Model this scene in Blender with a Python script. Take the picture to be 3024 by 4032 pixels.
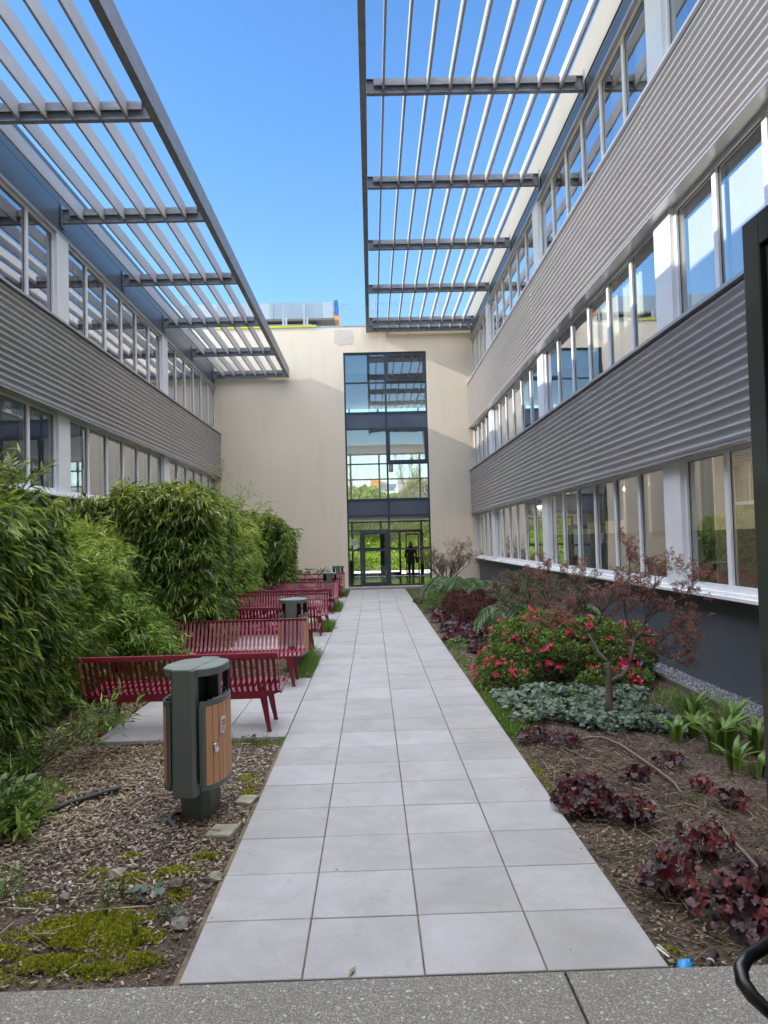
import bpy, math, random
import numpy as np
from mathutils import Vector, Matrix
R = math.radians
scene = bpy.context.scene
for o in list(bpy.data.objects): bpy.data.objects.remove(o)

# ---------------------------------------------------------------- camera
CAM_R = Vector((0.99953091, -0.01604341, -0.02608764))
CAM_U = Vector((0.02546804, -0.03768177, 0.9989652))
CAM_F = Vector((0.01700984, 0.99916099, 0.0372555))
CAM_P = Vector((-0.17192, 0.0, 1.76702))
cam_d = bpy.data.cameras.new('camera')
cam = bpy.data.objects.new('camera', cam_d)
scene.collection.objects.link(cam)
cam.matrix_world = Matrix(((CAM_R.x, CAM_U.x, -CAM_F.x, CAM_P.x), (CAM_R.y, CAM_U.y, -CAM_F.y, CAM_P.y),
                           (CAM_R.z, CAM_U.z, -CAM_F.z, CAM_P.z), (0, 0, 0, 1)))
cam_d.sensor_fit = 'HORIZONTAL'; cam_d.sensor_width = 36.0; cam_d.lens = 36.0 * 3014.2 / 3024.0
cam_d.clip_start = 0.05; cam_d.clip_end = 2000
scene.camera = cam

def at(px, py, Y):
    """point of the plane y = Y that photo pixel (px, py) shows"""
    d = CAM_F * 3014.2 + CAM_R * (px - 1512) - CAM_U * (py - 2016)
    return CAM_P + d * (Y / d.y)

# ---------------------------------------------------------------- world and sun
SUN = Vector((-1.0, -0.11, 0.456)).normalized()          # towards the sun
el = math.asin(SUN.z); az = math.atan2(SUN.x, SUN.y)
SKY_SAT, SKY_VAL, SKY_FILL = 1.26, .61, (9.3, 9.5, 10.3, 1)
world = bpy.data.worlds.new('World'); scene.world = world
world.use_nodes = True
nt = world.node_tree; nt.nodes.clear()
sky = nt.nodes.new('ShaderNodeTexSky'); sky.sky_type = 'NISHITA'; sky.sun_disc = False
sky.sun_elevation = el; sky.sun_rotation = az; sky.air_density = 1.15; sky.dust_density = 0.25; sky.ozone_density = 2.2
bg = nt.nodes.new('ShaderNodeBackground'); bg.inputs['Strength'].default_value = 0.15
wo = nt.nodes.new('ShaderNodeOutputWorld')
# deep clear blue low down, an added bright fill overhead that lightens the shaded courtyard (the same for every ray)
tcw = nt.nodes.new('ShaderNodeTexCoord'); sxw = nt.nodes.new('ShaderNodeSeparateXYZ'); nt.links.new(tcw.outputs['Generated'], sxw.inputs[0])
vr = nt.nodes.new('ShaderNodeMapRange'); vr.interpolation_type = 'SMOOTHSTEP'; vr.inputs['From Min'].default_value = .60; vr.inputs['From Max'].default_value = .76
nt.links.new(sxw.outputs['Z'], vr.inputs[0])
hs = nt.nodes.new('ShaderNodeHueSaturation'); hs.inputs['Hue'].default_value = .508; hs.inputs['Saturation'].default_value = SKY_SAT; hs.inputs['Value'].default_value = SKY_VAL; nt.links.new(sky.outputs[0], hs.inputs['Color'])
mv = nt.nodes.new('ShaderNodeMix'); mv.data_type = 'RGBA'; mv.inputs[7].default_value = SKY_FILL
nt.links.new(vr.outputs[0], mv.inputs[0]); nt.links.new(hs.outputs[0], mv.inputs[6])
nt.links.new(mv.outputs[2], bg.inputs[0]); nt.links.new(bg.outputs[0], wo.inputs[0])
sd = bpy.data.lights.new('sun', 'SUN'); sd.energy = 2.0; sd.angle = R(0.53); sd.color = (1.0, 0.93, 0.82)
sun = bpy.data.objects.new('sun', sd); scene.collection.objects.link(sun)
sun.rotation_euler = SUN.to_track_quat('Z', 'Y').to_euler(); sun.location = (-20, -5, 20)
scene.view_settings.view_transform = 'Standard'; scene.view_settings.look = 'None'
scene.view_settings.exposure = 1.88; scene.view_settings.gamma = 1.0
scene.render.film_transparent = False
scene.cycles.max_bounces = 9; scene.cycles.diffuse_bounces = 4; scene.cycles.glossy_bounces = 5
scene.cycles.transparent_max_bounces = 24; scene.cycles.transmission_bounces = 6
scene.cycles.caustics_reflective = False; scene.cycles.caustics_refractive = False
scene.cycles.sample_clamp_indirect = 6.0

# ---------------------------------------------------------------- helpers
COL = scene.collection
def link(o, parent=None):
    COL.objects.link(o)
    if parent is not None: o.parent = parent
    return o
def tag(o, label=None, cat=None, group=None, kind=None):
    if label: o['label'] = label
    if cat: o['category'] = cat
    if group: o['group'] = group
    if kind: o['kind'] = kind
    return o
def empty(name, loc=(0, 0, 0), rz=0.0):
    o = bpy.data.objects.new(name, None); o.location = loc; o.rotation_euler = (0, 0, rz)
    o.empty_display_size = 0.2
    return link(o)
class MB:
    """collects shapes, builds ONE mesh object"""
    def __init__(s): s.v = []; s.f = []; s.m = []; s.sm = []
    def add(s, vs, fs, mi=0, smooth=False):
        b = len(s.v); s.v += [tuple(v) for v in vs]
        s.f += [tuple(i + b for i in f) for f in fs]; s.m += [mi] * len(fs); s.sm += [smooth] * len(fs)
    def box(s, x0, x1, y0, y1, z0, z1, mi=0):
        if x0 > x1: x0, x1 = x1, x0
        if y0 > y1: y0, y1 = y1, y0
        if z0 > z1: z0, z1 = z1, z0
        vs = [(x0, y0, z0), (x1, y0, z0), (x1, y1, z0), (x0, y1, z0), (x0, y0, z1), (x1, y0, z1), (x1, y1, z1), (x0, y1, z1)]
        s.add(vs, [(0, 3, 2, 1), (4, 5, 6, 7), (0, 1, 5, 4), (1, 2, 6, 5), (2, 3, 7, 6), (3, 0, 4, 7)], mi)
    def beam(s, a, b, w, h, up=(0, 0, 1), mi=0, w2=None, h2=None):
        a = Vector(a); b = Vector(b); d = (b - a).normalized(); side = d.cross(Vector(up)).normalized(); u = side.cross(d)
        w2 = w if w2 is None else w2; h2 = h if h2 is None else h2
        vs = []
        for p, ww, hh in ((a, w, h), (b, w2, h2)):
            vs += [p + side * ww / 2 + u * hh / 2, p - side * ww / 2 + u * hh / 2, p - side * ww / 2 - u * hh / 2, p + side * ww / 2 - u * hh / 2]
        s.add(vs, [(0, 1, 2, 3), (7, 6, 5, 4), (0, 4, 5, 1), (1, 5, 6, 2), (2, 6, 7, 3), (3, 7, 4, 0)], mi)
    def tube(s, pts, rad, n=8, mi=0, cap=True):
        pts = [Vector(p) for p in pts]
        if not hasattr(rad, '__len__'): rad = [rad] * len(pts)
        vs = []; ref = Vector((0.3, 0.2, 1)).normalized(); L = len(pts)
        for i, p in enumerate(pts):
            d = (pts[min(i + 1, L - 1)] - pts[max(i - 1, 0)]).normalized()
            if abs(d.dot(ref)) > .95: ref = Vector((1, .1, 0)).normalized()
            a = d.cross(ref).normalized(); b = d.cross(a)
            for k in range(n):
                t = 2 * math.pi * k / n
                vs.append(p + (a * math.cos(t) + b * math.sin(t)) * rad[i])
        fs = [(i * n + k, i * n + (k + 1) % n, (i + 1) * n + (k + 1) % n, (i + 1) * n + k) for i in range(L - 1) for k in range(n)]
        if cap: fs += [tuple(range(n))[::-1], tuple((L - 1) * n + k for k in range(n))]
        s.add(vs, fs, mi, True)
    def prism(s, poly, axis, a0, a1, mi=0):
        """poly: 2-D points; axis 'x': (y,z), 'y': (x,z), 'z': (x,y)"""
        n = len(poly)
        def mk(p, a): return {'x': (a, p[0], p[1]), 'y': (p[0], a, p[1]), 'z': (p[0], p[1], a)}[axis]
        vs = [mk(p, a0) for p in poly] + [mk(p, a1) for p in poly]
        fs = [tuple(range(n))[::-1], tuple(range(n, 2 * n))] + [(i, (i + 1) % n, n + (i + 1) % n, n + i) for i in range(n)]
        s.add(vs, fs, mi)
    def ball(s, c, r, mi=0, n=8, sz=1.0):
        vs = []; m = n // 2
        for i in range(1, m):
            ph = math.pi * i / m
            for k in range(n):
                t = 2 * math.pi * k / n
                vs.append((c[0] + r * math.sin(ph) * math.cos(t), c[1] + r * math.sin(ph) * math.sin(t), c[2] + r * sz * math.cos(ph)))
        top = len(vs); vs.append((c[0], c[1], c[2] + r * sz)); vs.append((c[0], c[1], c[2] - r * sz))
        fs = [(i * n + k, (i + 1) * n + k, (i + 1) * n + (k + 1) % n, i * n + (k + 1) % n) for i in range(m - 2) for k in range(n)]
        fs += [(top, k, (k + 1) % n) for k in range(n)] + [(top + 1, (m - 2) * n + (k + 1) % n, (m - 2) * n + k) for k in range(n)]
        s.add(vs, fs, mi, True)
    def mesh(s, name, mats):
        me = bpy.data.meshes.new(name); me.from_pydata(s.v, [], s.f); 
        if not isinstance(mats, (list, tuple)): mats = [mats]
        for m in mats: me.materials.append(m)
        me.polygons.foreach_set('material_index', s.m); me.polygons.foreach_set('use_smooth', s.sm); me.update()
        return me
    def build(s, name, mats, parent=None, bevel=0.0):
        o = bpy.data.objects.new(name, s.mesh(name, mats)); link(o, parent)
        if bevel:
            b = o.modifiers.new('bevel', 'BEVEL'); b.width = bevel; b.segments = 2; b.limit_method = 'ANGLE'; b.angle_limit = R(40)
            b.harden_normals = False
        return o
def np_mesh(name, V, F, mats, parent=None, mi=None, smooth=False):
    """V (n,3), F (m,k) with one k"""
    V = np.asarray(V, np.float32); F = np.asarray(F, np.int32)
    me = bpy.data.meshes.new(name); me.vertices.add(len(V)); me.vertices.foreach_set('co', V.ravel())
    k = F.shape[1]; me.loops.add(F.size); me.polygons.add(len(F))
    me.loops.foreach_set('vertex_index', F.ravel())
    me.polygons.foreach_set('loop_start', np.arange(0, F.size, k, dtype=np.int32))
    me.polygons.foreach_set('loop_total', np.full(len(F), k, np.int32))
    if not isinstance(mats, (list, tuple)): mats = [mats]
    for m in mats: me.materials.append(m)
    if mi is not None: me.polygons.foreach_set('material_index', np.asarray(mi, np.int32))
    if smooth: me.polygons.foreach_set('use_smooth', np.ones(len(F), bool))
    me.update(calc_edges=True)
    o = bpy.data.objects.new(name, me); return link(o, parent)

# ---------------------------------------------------------------- materials
MATS = {}
class N:
    def __init__(s, name):
        m = bpy.data.materials.new(name); m.use_nodes = True; s.m = m; s.t = m.node_tree; s.t.nodes.clear()
        s.out = s.n('ShaderNodeOutputMaterial'); MATS[name] = m
    def n(s, t, **kw):
        x = s.t.nodes.new(t)
        for k, v in kw.items(): setattr(x, k, v)
        return x
    def l(s, a, b): s.t.links.new(a, b)
    def pr(s, col=(.5, .5, .5), rough=.6, metal=0.0, spec=.5):
        p = s.n('ShaderNodeBsdfPrincipled'); p.inputs['Base Color'].default_value = (*col, 1)
        p.inputs['Roughness'].default_value = rough; p.inputs['Metallic'].default_value = metal
        p.inputs['Specular IOR Level'].default_value = spec; s.p = p; s.l(p.outputs[0], s.out.inputs[0]); return p
    def co(s, scale=(1, 1, 1), obj=True):
        tc = s.n('ShaderNodeTexCoord'); mp = s.n('ShaderNodeMapping'); mp.inputs['Scale'].default_value = scale
        s.l(tc.outputs['Object' if obj else 'Generated'], mp.inputs[0]); return mp.outputs[0]
    def noise(s, scale, detail=4, rough=.6, vec=None, dist=0):
        x = s.n('ShaderNodeTexNoise'); x.inputs['Scale'].default_value = scale; x.inputs['Detail'].default_value = detail
        x.inputs['Roughness'].default_value = rough; x.inputs['Distortion'].default_value = dist
        if vec is not None: s.l(vec, x.inputs['Vector'])
        return x
    def ramp(s, fac, stops, interp='LINEAR'):
        r = s.n('ShaderNodeValToRGB'); r.color_ramp.interpolation = interp
        e = r.color_ramp.elements
        while len(e) < len(stops): e.new(0.5)
        for i, (p, c) in enumerate(stops):
            e[i].position = p; e[i].color = (*c, 1) if len(c) == 3 else c
        s.l(fac, r.inputs[0]); return r.outputs[0]
    def mix(s, fac, a, b, mode='MIX'):
        x = s.n('ShaderNodeMix', data_type='RGBA', blend_type=mode)
        for v, i in ((fac, 0), (a, 6), (b, 7)):
            if isinstance(v, (int, float)): x.inputs[i].default_value = v
            elif isinstance(v, tuple): x.inputs[i].default_value = (*v, 1)
            else: s.l(v, x.inputs[i])
        return x.outputs[2]
    def bump(s, h, strength=.3, dist=.01):
        b = s.n('ShaderNodeBump'); b.inputs['Strength'].default_value = strength; b.inputs['Distance'].default_value = dist
        s.l(h, b.inputs['Height']); s.l(b.outputs[0], s.p.inputs['Normal']); return b
    def rnd(s):
        g = s.n('ShaderNodeNewGeometry'); return g.outputs['Random Per Island']

def m_plain(name, col, rough=.5, metal=0., var=.15, scale=3., bump=0., spec=.5, bscale=None, stretch=(1, 1, 1)):
    """a paint or metal with faint wear, dirt and roughness variation"""
    k = N(name); k.pr(col, rough, metal, spec); v = k.co(stretch)
    n = k.noise(scale, 5, .65, v)
    c0 = tuple(max(0, c * (1 - var)) for c in col); c1 = tuple(min(1, c * (1 + var)) for c in col)
    k.l(k.ramp(n.outputs[0], [(.3, c0), (.7, c1)]), k.p.inputs['Base Color'])
    mr = k.n('ShaderNodeMapRange'); mr.inputs['To Min'].default_value = max(.03, rough - .08); mr.inputs['To Max'].default_value = min(1, rough + .1)
    k.l(n.outputs[0], mr.inputs[0]); k.l(mr.outputs[0], k.p.inputs['Roughness'])
    if bump:
        n2 = k.noise(bscale or scale * 12, 3, .6, v); k.bump(n2.outputs[0], bump, .004)
    return k.m
def m_leaf(name, cols, rough=.45, trans=.3, nscale=1.2, nmix=.5, tipz=None, tipcol=None, spec=.5):
    """foliage: colour differs leaf by leaf and clump by clump"""
    k = N(name); k.pr(cols[0], rough, 0, spec)
    r = k.rnd(); n = k.noise(nscale, 2, .5, k.co())
    mm = k.n('ShaderNodeMath', operation='MULTIPLY_ADD'); mm.inputs[1].default_value = 1 - nmix
    m2 = k.n('ShaderNodeMath', operation='MULTIPLY'); m2.inputs[1].default_value = nmix
    k.l(n.outputs[0], m2.inputs[0]); k.l(r, mm.inputs[0]); k.l(m2.outputs[0], mm.inputs[2])
    L = len(cols); c = k.ramp(mm.outputs[0], [(.12 + .76 * i / (L - 1), cc) for i, cc in enumerate(cols)])
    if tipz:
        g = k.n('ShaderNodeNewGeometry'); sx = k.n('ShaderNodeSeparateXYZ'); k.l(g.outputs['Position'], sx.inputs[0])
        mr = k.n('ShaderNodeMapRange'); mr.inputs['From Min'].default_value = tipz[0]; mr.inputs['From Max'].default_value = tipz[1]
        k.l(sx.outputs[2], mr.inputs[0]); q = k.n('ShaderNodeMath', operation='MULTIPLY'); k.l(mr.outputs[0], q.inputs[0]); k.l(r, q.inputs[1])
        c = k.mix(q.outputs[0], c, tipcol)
    k.l(c, k.p.inputs['Base Color'])
    tr = k.n('ShaderNodeBsdfTranslucent'); k.l(c, tr.inputs[0]); mx = k.n('ShaderNodeMixShader'); mx.inputs[0].default_value = trans
    k.l(k.p.outputs[0], mx.inputs[1]); k.l(tr.outputs[0], mx.inputs[2]); k.l(mx.outputs[0], k.out.inputs[0])
    return k.m
def m_glass(name, tint=(.82, .88, .86), boost=1.7, base=.05, wav=.35, wscale=1.6):
    k = N(name); tr = k.n('ShaderNodeBsdfTransparent'); tr.inputs[0].default_value = (*tint, 1)
    gl = k.n('ShaderNodeBsdfGlossy'); gl.inputs['Roughness'].default_value = 0.0; gl.inputs[0].default_value = (.97, .98, 1, 1)
    fr = k.n('ShaderNodeFresnel'); fr.inputs[0].default_value = 1.5
    ma = k.n('ShaderNodeMath', operation='MULTIPLY_ADD', use_clamp=True); ma.inputs[1].default_value = boost; ma.inputs[2].default_value = base
    k.l(fr.outputs[0], ma.inputs[0])
    n = k.noise(wscale, 2, .4, k.co()); b = k.n('ShaderNodeBump'); b.inputs['Strength'].default_value = wav; b.inputs['Distance'].default_value = .01
    k.l(n.outputs[0], b.inputs['Height']); k.l(b.outputs[0], gl.inputs['Normal'])
    mx = k.n('ShaderNodeMixShader'); k.l(ma.outputs[0], mx.inputs[0]); k.l(tr.outputs[0], mx.inputs[1]); k.l(gl.outputs[0], mx.inputs[2])
    k.l(mx.outputs[0], k.out.inputs[0]); return k.m

# walls and metals
k = N('render_wall'); k.pr((.60, .515, .43), .9, 0, .2); v = k.co()
n1 = k.noise(.35, 5, .6, v); n2 = k.noise(60, 3, .6, v); n3 = k.noise(1.0, 6, .75, k.co((3, 3, .35)))
c = k.ramp(n1.outputs[0], [(.25, (.76, .65, .50)), (.75, (.81, .705, .56))])
c = k.mix(k.ramp(n3.outputs[0], [(.5, (0, 0, 0)), (.8, (.38, .38, .38))]), c, (.54, .50, .45))
k.l(c, k.p.inputs['Base Color']); k.bump(n2.outputs[0], .25, .004)
WALL = k.m
k = N('patch_wall'); k.pr((.62, .55, .47), .9, 0, .2); n2 = k.noise(14, 5, .7, k.co())
k.l(k.ramp(n2.outputs[0], [(.35, (.56, .49, .42)), (.7, (.70, .63, .54))]), k.p.inputs['Base Color']); k.bump(n2.outputs[0], .5, .01)
PATCH = k.m
CORR = m_plain('corrugated_metal', (.47, .46, .485), .30, .58, .07, 2.0, 0, .5, None, (1, .3, 2))
SLATE = m_plain('slate_panel', (.088, .102, .120), .62, .1, .10, 1.5, .05)
FASCIA = m_plain('slate_fascia', (.062, .080, .10), .38, .15, .12, 1.2, .04)
CREAM = m_plain('cream_parapet', (.20, .193, .17), .7, 0, .07, 1.0, .05)
WHITE = m_plain('white_lacquer', (.80, .82, .85), .35, 0, .04, 2.0)
GASKET = m_plain('black_rubber', (.012, .012, .014), .6, 0, .1)
k = N('galvanised_steel'); k.pr((.27, .27, .27), .5, .45); n1 = k.noise(2.2, 6, .7, k.co((2, 2, 5))); n2 = k.noise(9, 5, .7, k.co((5, 5, 1)))
c = k.ramp(n1.outputs[0], [(.3, (.15, .15, .15)), (.7, (.26, .262, .265))]); c = k.mix(k.ramp(n2.outputs[0], [(.58, (0, 0, 0)), (.75, (.55, .55, .55))]), c, (.11, .10, .09))
k.l(c, k.p.inputs['Base Color']); STEEL = k.m
k = N('fin_lacquer'); k.pr((.47, .45, .43), .5, .15); n1 = k.noise(1.5, 5, .6, k.co((2, .6, 3)))
k.l(k.ramp(n1.outputs[0], [(.3, (.34, .33, .325)), (.7, (.42, .41, .405))]), k.p.inputs['Base Color']); FIN = k.m
GLASS = m_glass('window_glass', (.93, .97, .96), 2.1, .17, .10, 1.3)
TGLASS2 = m_glass('entrance_glass', (.93, .98, .96), 1.2, .03, .10, 1.1)
TGLASS = m_glass('tower_glass', (.86, .93, .92), 1.8, .20, .14, 1.1)
DGLASS = m_glass('dark_door_glass', (.30, .32, .33), 1.4, .03, .02, 1.0)
TFRAME = m_plain('tower_frame', (.045, .058, .070), .38, .2, .1, 2.0)
TPANEL = m_plain('spandrel_panel', (.085, .105, .135), .3, .1, .15, 1.3, 0, .6)
BLACKM = m_plain('black_door_frame', (.013, .016, .017), .14, .2, .2, 2.5)
BLACKP = m_plain('black_plastic', (.012, .012, .014), .28, 0, .2, 5)
# interior
INWALL = m_plain('office_wall', (.58, .55, .51), .8, 0, .08, .6)
INCEIL = m_plain('office_ceiling', (.55, .54, .52), .8, 0, .05, 1)
INFLOOR = m_plain('office_floor', (.16, .14, .13), .5, 0, .12, 1)
BLIND = m_plain('roller_blind', (.80, .79, .72), .8, 0, .04, 4)
k = N('sheer_curtain'); k.pr((.74, .76, .70), .8); w = k.n('ShaderNodeTexWave'); w.bands_direction = 'Y'; w.inputs['Scale'].default_value = 4; w.inputs['Distortion'].default_value = 1.5
k.l(k.co(), w.inputs[0]); k.l(k.ramp(w.outputs[1], [(0, (.60, .63, .57)), (1, (.80, .82, .76))]), k.p.inputs['Base Color']); SHEER = k.m
k = N('lamp_tube'); e = k.n('ShaderNodeEmission'); e.inputs[0].default_value = (1, .86, .62, 1); e.inputs[1].default_value = 6.0
k.l(e.outputs[0], k.out.inputs[0]); LAMP = k.m
k = N('hall_tiles'); k.pr((.30, .32, .31), .12, 0, .6); b = k.n('ShaderNodeTexBrick'); b.offset = 0; b.inputs['Scale'].default_value = 1; b.inputs['Brick Width'].default_value = .6
b.inputs['Row Height'].default_value = .6; b.inputs['Mortar Size'].default_value = .006
for i, c in ((1, (.28, .30, .29)), (2, (.34, .36, .35)), (3, (.12, .12, .12))): b.inputs[i].default_value = (*c, 1)
k.l(k.co(), b.inputs[0]); k.l(b.outputs[0], k.p.inputs['Base Color']); HALLF = k.m
# paving
k = N('porcelain_tiles'); k.pr((.4, .4, .4), .55, 0, .35); r = k.rnd(); v = k.co()
n1 = k.noise(2.3, 7, .7, v, .6); n2 = k.noise(160, 2, .5, v); n3 = k.noise(.8, 4, .6, v); n4 = k.noise(7, 7, .8, v, .8)
c = k.ramp(n1.outputs[0], [(.25, (.255, .252, .25)), (.5, (.335, .335, .342)), (.75, (.43, .43, .445))])
c = k.mix(.24, c, k.ramp(r, [(0, (.25, .24, .225)), (.5, (.38, .375, .37)), (1, (.49, .49, .505))]))
c = k.mix(k.ramp(n3.outputs[0], [(.5, (0, 0, 0)), (.8, (.5, .5, .5))]), c, (.29, .265, .225))
c = k.mix(k.ramp(n4.outputs[0], [(.54, (0, 0, 0)), (.75, (.55, .55, .55))]), c, (.25, .238, .21))
c = k.mix(k.ramp(n2.outputs[0], [(.42, (0, 0, 0)), (.62, (.16, .16, .16))]), c, (.12, .12, .12))
k.l(c, k.p.inputs['Base Color']); k.bump(n2.outputs[0], .12, .002); TILE = k.m
k = N('joint_sand'); k.pr((.16, .13, .095), .95, 0, .1); n1 = k.noise(6, 6, .7, k.co())
k.l(k.ramp(n1.outputs[0], [(.35, (.075, .065, .05)), (.6, (.20, .165, .12)), (.75, (.10, .13, .05))]), k.p.inputs['Base Color']); JOINT = k.m
k = N('exposed_aggregate'); k.pr((.2, .2, .19), .8, 0, .3); v = k.co()
vo = k.n('ShaderNodeTexVoronoi'); vo.inputs['Scale'].default_value = 170; vo.inputs['Randomness'].default_value = 1; k.l(v, vo.inputs['Vector'])
vb = k.n('ShaderNodeTexVoronoi'); vb.inputs['Scale'].default_value = 95; k.l(v, vb.inputs['Vector'])
sp = k.n('ShaderNodeSeparateColor'); k.l(vo.outputs['Color'], sp.inputs[0])
c = k.ramp(sp.outputs[0], [(0, (.14, .137, .12)), (.3, (.225, .218, .19)), (.7, (.30, .292, .26)), (.95, (.38, .37, .335)), (.985, (.60, .60, .57))])
c = k.mix(k.ramp(vo.outputs['Distance'], [(.35, (0, 0, 0)), (.75, (.8, .8, .8))]), c, (.115, .115, .10))
sb = k.n('ShaderNodeSeparateColor'); k.l(vb.outputs['Color'], sb.inputs[0])
c = k.mix(k.ramp(sb.outputs[1], [(.982, (0, 0, 0)), (.988, (.7, .7, .7))]), c, (.62, .62, .60))
n1 = k.noise(1.2, 5, .6, v); c = k.mix(k.ramp(n1.outputs[0], [(.3, (.28, .28, .28)), (.75, (0, 0, 0))]), c, (.12, .115, .09))
k.l(c, k.p.inputs['Base Color']); k.bump(vo.outputs['Distance'], .6, .004); AGG = k.m
k = N('garden_soil'); k.pr((.1, .08, .06), .95, 0, .1); v = k.co(); n1 = k.noise(5, 8, .75, v); n2 = k.noise(45, 6, .8, v); n3 = k.noise(1.1, 4, .6, v)
c = k.ramp(n2.outputs[0], [(.3, (.038, .028, .022)), (.5, (.09, .07, .054)), (.72, (.19, .155, .12))])
c = k.mix(k.ramp(n3.outputs[0], [(.4, (0, 0, 0)), (.65, (.7, .7, .7))]), c, k.ramp(n1.outputs[0], [(.3, (.13, .105, .078)), (.7, (.23, .19, .14))]))
k.l(c, k.p.inputs['Base Color']); k.bump(n2.outputs[0], .9, .02); SOIL = k.m
k = N('gravel_chips'); k.pr((.2, .2, .2), .8); vo = k.n('ShaderNodeTexVoronoi'); vo.inputs['Scale'].default_value = 55; k.l(k.co(), vo.inputs['Vector'])
sp = k.n('ShaderNodeSeparateColor'); k.l(vo.outputs['Color'], sp.inputs[0])
c = k.ramp(sp.outputs[0], [(0, (.07, .08, .10)), (.5, (.17, .18, .21)), (.9, (.30, .31, .34)), (1, (.55, .55, .57))])
c = k.mix(k.ramp(vo.outputs['Distance'], [(.3, (0, 0, 0)), (.8, (.9, .9, .9))]), c, (.03, .03, .035)); k.l(c, k.p.inputs['Base Color']); k.bump(vo.outputs['Distance'], 1, .02); GRAVEL = k.m
CONC = m_plain('grey_concrete', (.27, .26, .235), .85, 0, .18, 3, .2)
DKCONC = m_plain('damp_concrete', (.12, .11, .095), .85, 0, .25, 4, .2)
GRASSG = m_plain('far_lawn', (.10, .14, .03), .9, 0, .3, .5)
PAVE = m_plain('pale_forecourt', (.42, .41, .38), .8, 0, .08, .7)
# things
RED = m_plain('burgundy_lacquer', (.205, .010, .031), .36, 0, .10, 3, .03, .6)
BINM = m_plain('bin_lacquer', (.105, .128, .122), .42, .1, .10, 6, .06)
k = N('lid_top'); k.pr((.16, .19, .17), .55, 0, .4); n1 = k.noise(6, 6, .7, k.co()); k.l(k.ramp(n1.outputs[0], [(.3, (.12, .15, .135)), (.7, (.20, .23, .205))]), k.p.inputs['Base Color']); LIDM = k.m
k = N('orange_slat'); k.pr((.5, .25, .12), .6, 0, .3); r = k.rnd(); n1 = k.noise(4, 6, .7, k.co((6, 6, .6)))
c = k.mix(.5, k.ramp(r, [(0, (.46, .25, .14)), (1, (.56, .33, .20))]), k.ramp(n1.outputs[0], [(.3, (.43, .215, .11)), (.7, (.57, .30, .165))])); k.l(c, k.p.inputs['Base Color']); WOOD = k.m
BLACKIN = m_plain('bin_inside', (.008, .009, .010), .7, 0, .1)
k = N('bin_bag'); k.pr((.25, .28, .30), .15, 0, .6); n1 = k.noise(9, 5, .7, k.co()); k.bump(n1.outputs[0], 1, .03); k.l(k.ramp(n1.outputs[0], [(.4, (.02, .022, .025)), (.75, (.22, .25, .27))]), k.p.inputs['Base Color']); BAG = k.m
CHROME = m_plain('chrome', (.7, .7, .7), .15, 1, .05)
PLATE = m_plain('enamel_plate', (.62, .60, .58), .4, 0, .05, 8)
INKRED = m_plain('red_ink', (.45, .06, .07), .6)
INKBLK = m_plain('black_ink', (.02, .02, .03), .6)
ORANGE = m_plain('orange_board', (.75, .30, .07), .6, 0, .05)
BLUEINK = m_plain('blue_letters', (.05, .06, .60), .6)
GREENS = m_plain('green_sign', (.02, .22, .14), .4)
ZINC = None
k = N('zinc_duct'); k.pr((.42, .46, .50), .42, .6); b = k.n('ShaderNodeTexBrick'); b.offset = .5; b.inputs['Scale'].default_value = 1; b.inputs['Brick Width'].default_value = .42; b.inputs['Row Height'].default_value = 40.0; b.inputs['Mortar Size'].default_value = .004
for i, c in ((1, (.34, .39, .43)), (2, (.50, .54, .57)), (3, (.25, .28, .31))): b.inputs[i].default_value = (*c, 1)
k.l(k.co(), b.inputs[0]); k.l(b.outputs[0], k.p.inputs['Base Color']); ZINC = k.m
DUCTB = m_plain('duct_underside', (.16, .15, .13), .6, .2)
TARP = m_plain('blue_tarp', (.01, .16, .42), .45, 0, .3, 9, .3)
YELLOW = m_plain('yellow_flashing', (.62, .56, .04), .5)
GALV = m_plain('bright_pole', (.6, .6, .6), .35, .7, .1)
WIRE = m_plain('net_cord', (.20, .22, .25), .7)
HOSE = m_plain('brown_hose', (.15, .115, .09), .6, 0, .2, 6)
BLACKH = m_plain('black_hose', (.022, .022, .025), .6, 0, .3, 8, .2)
BLUEP = m_plain('blue_pipe', (.01, .27, .68), .4, 0, .15, 6)
STONE = m_plain('mossy_stone', (.27, .26, .20), .9, 0, .3, 7, .5)
ROCK = m_plain('grey_rock', (.19, .19, .18), .9, 0, .35, 14, .5)
BARK = m_plain('maple_bark', (.135, .115, .10), .85, 0, .4, 9, .7, .2, 30, (1, 1, .5))
TWIG = m_plain('dark_twig', (.055, .036, .034), .8, 0, .25, 9)
CANE = m_plain('bamboo_cane', (.10, .11, .035), .5, 0, .4, 6)
# foliage
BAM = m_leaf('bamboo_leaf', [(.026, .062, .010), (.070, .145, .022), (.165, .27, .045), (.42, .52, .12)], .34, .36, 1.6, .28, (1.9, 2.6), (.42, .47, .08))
BAMT = m_leaf('bamboo_leaf_soft', [(.08, .17, .024), (.15, .27, .045), (.25, .38, .07), (.42, .52, .12)], .42, .4, 1.8, .40, (1.2, 2.3), (.54, .56, .10))
DRYL = m_leaf('straw_leaf', [(.20, .15, .08), (.34, .27, .16), (.45, .38, .25)], .6, .2)
CHIP = m_leaf('bark_chip', [(.10, .078, .062), (.19, .15, .12), (.31, .25, .20), (.43, .365, .30), (.62, .55, .46)], .8, .0, 1.5, .40, spec=.2)
CHIPD = m_leaf('dark_chip', [(.045, .034, .028), (.095, .072, .058), (.15, .115, .092), (.22, .175, .14), (.38, .32, .26)], .85, .0, 1.5, .35, spec=.2)
STRAW = m_leaf('dead_stalk', [(.06, .042, .032), (.10, .074, .056), (.16, .122, .09), (.30, .245, .18)], .85, .0, 2, .2, spec=.1)
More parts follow.
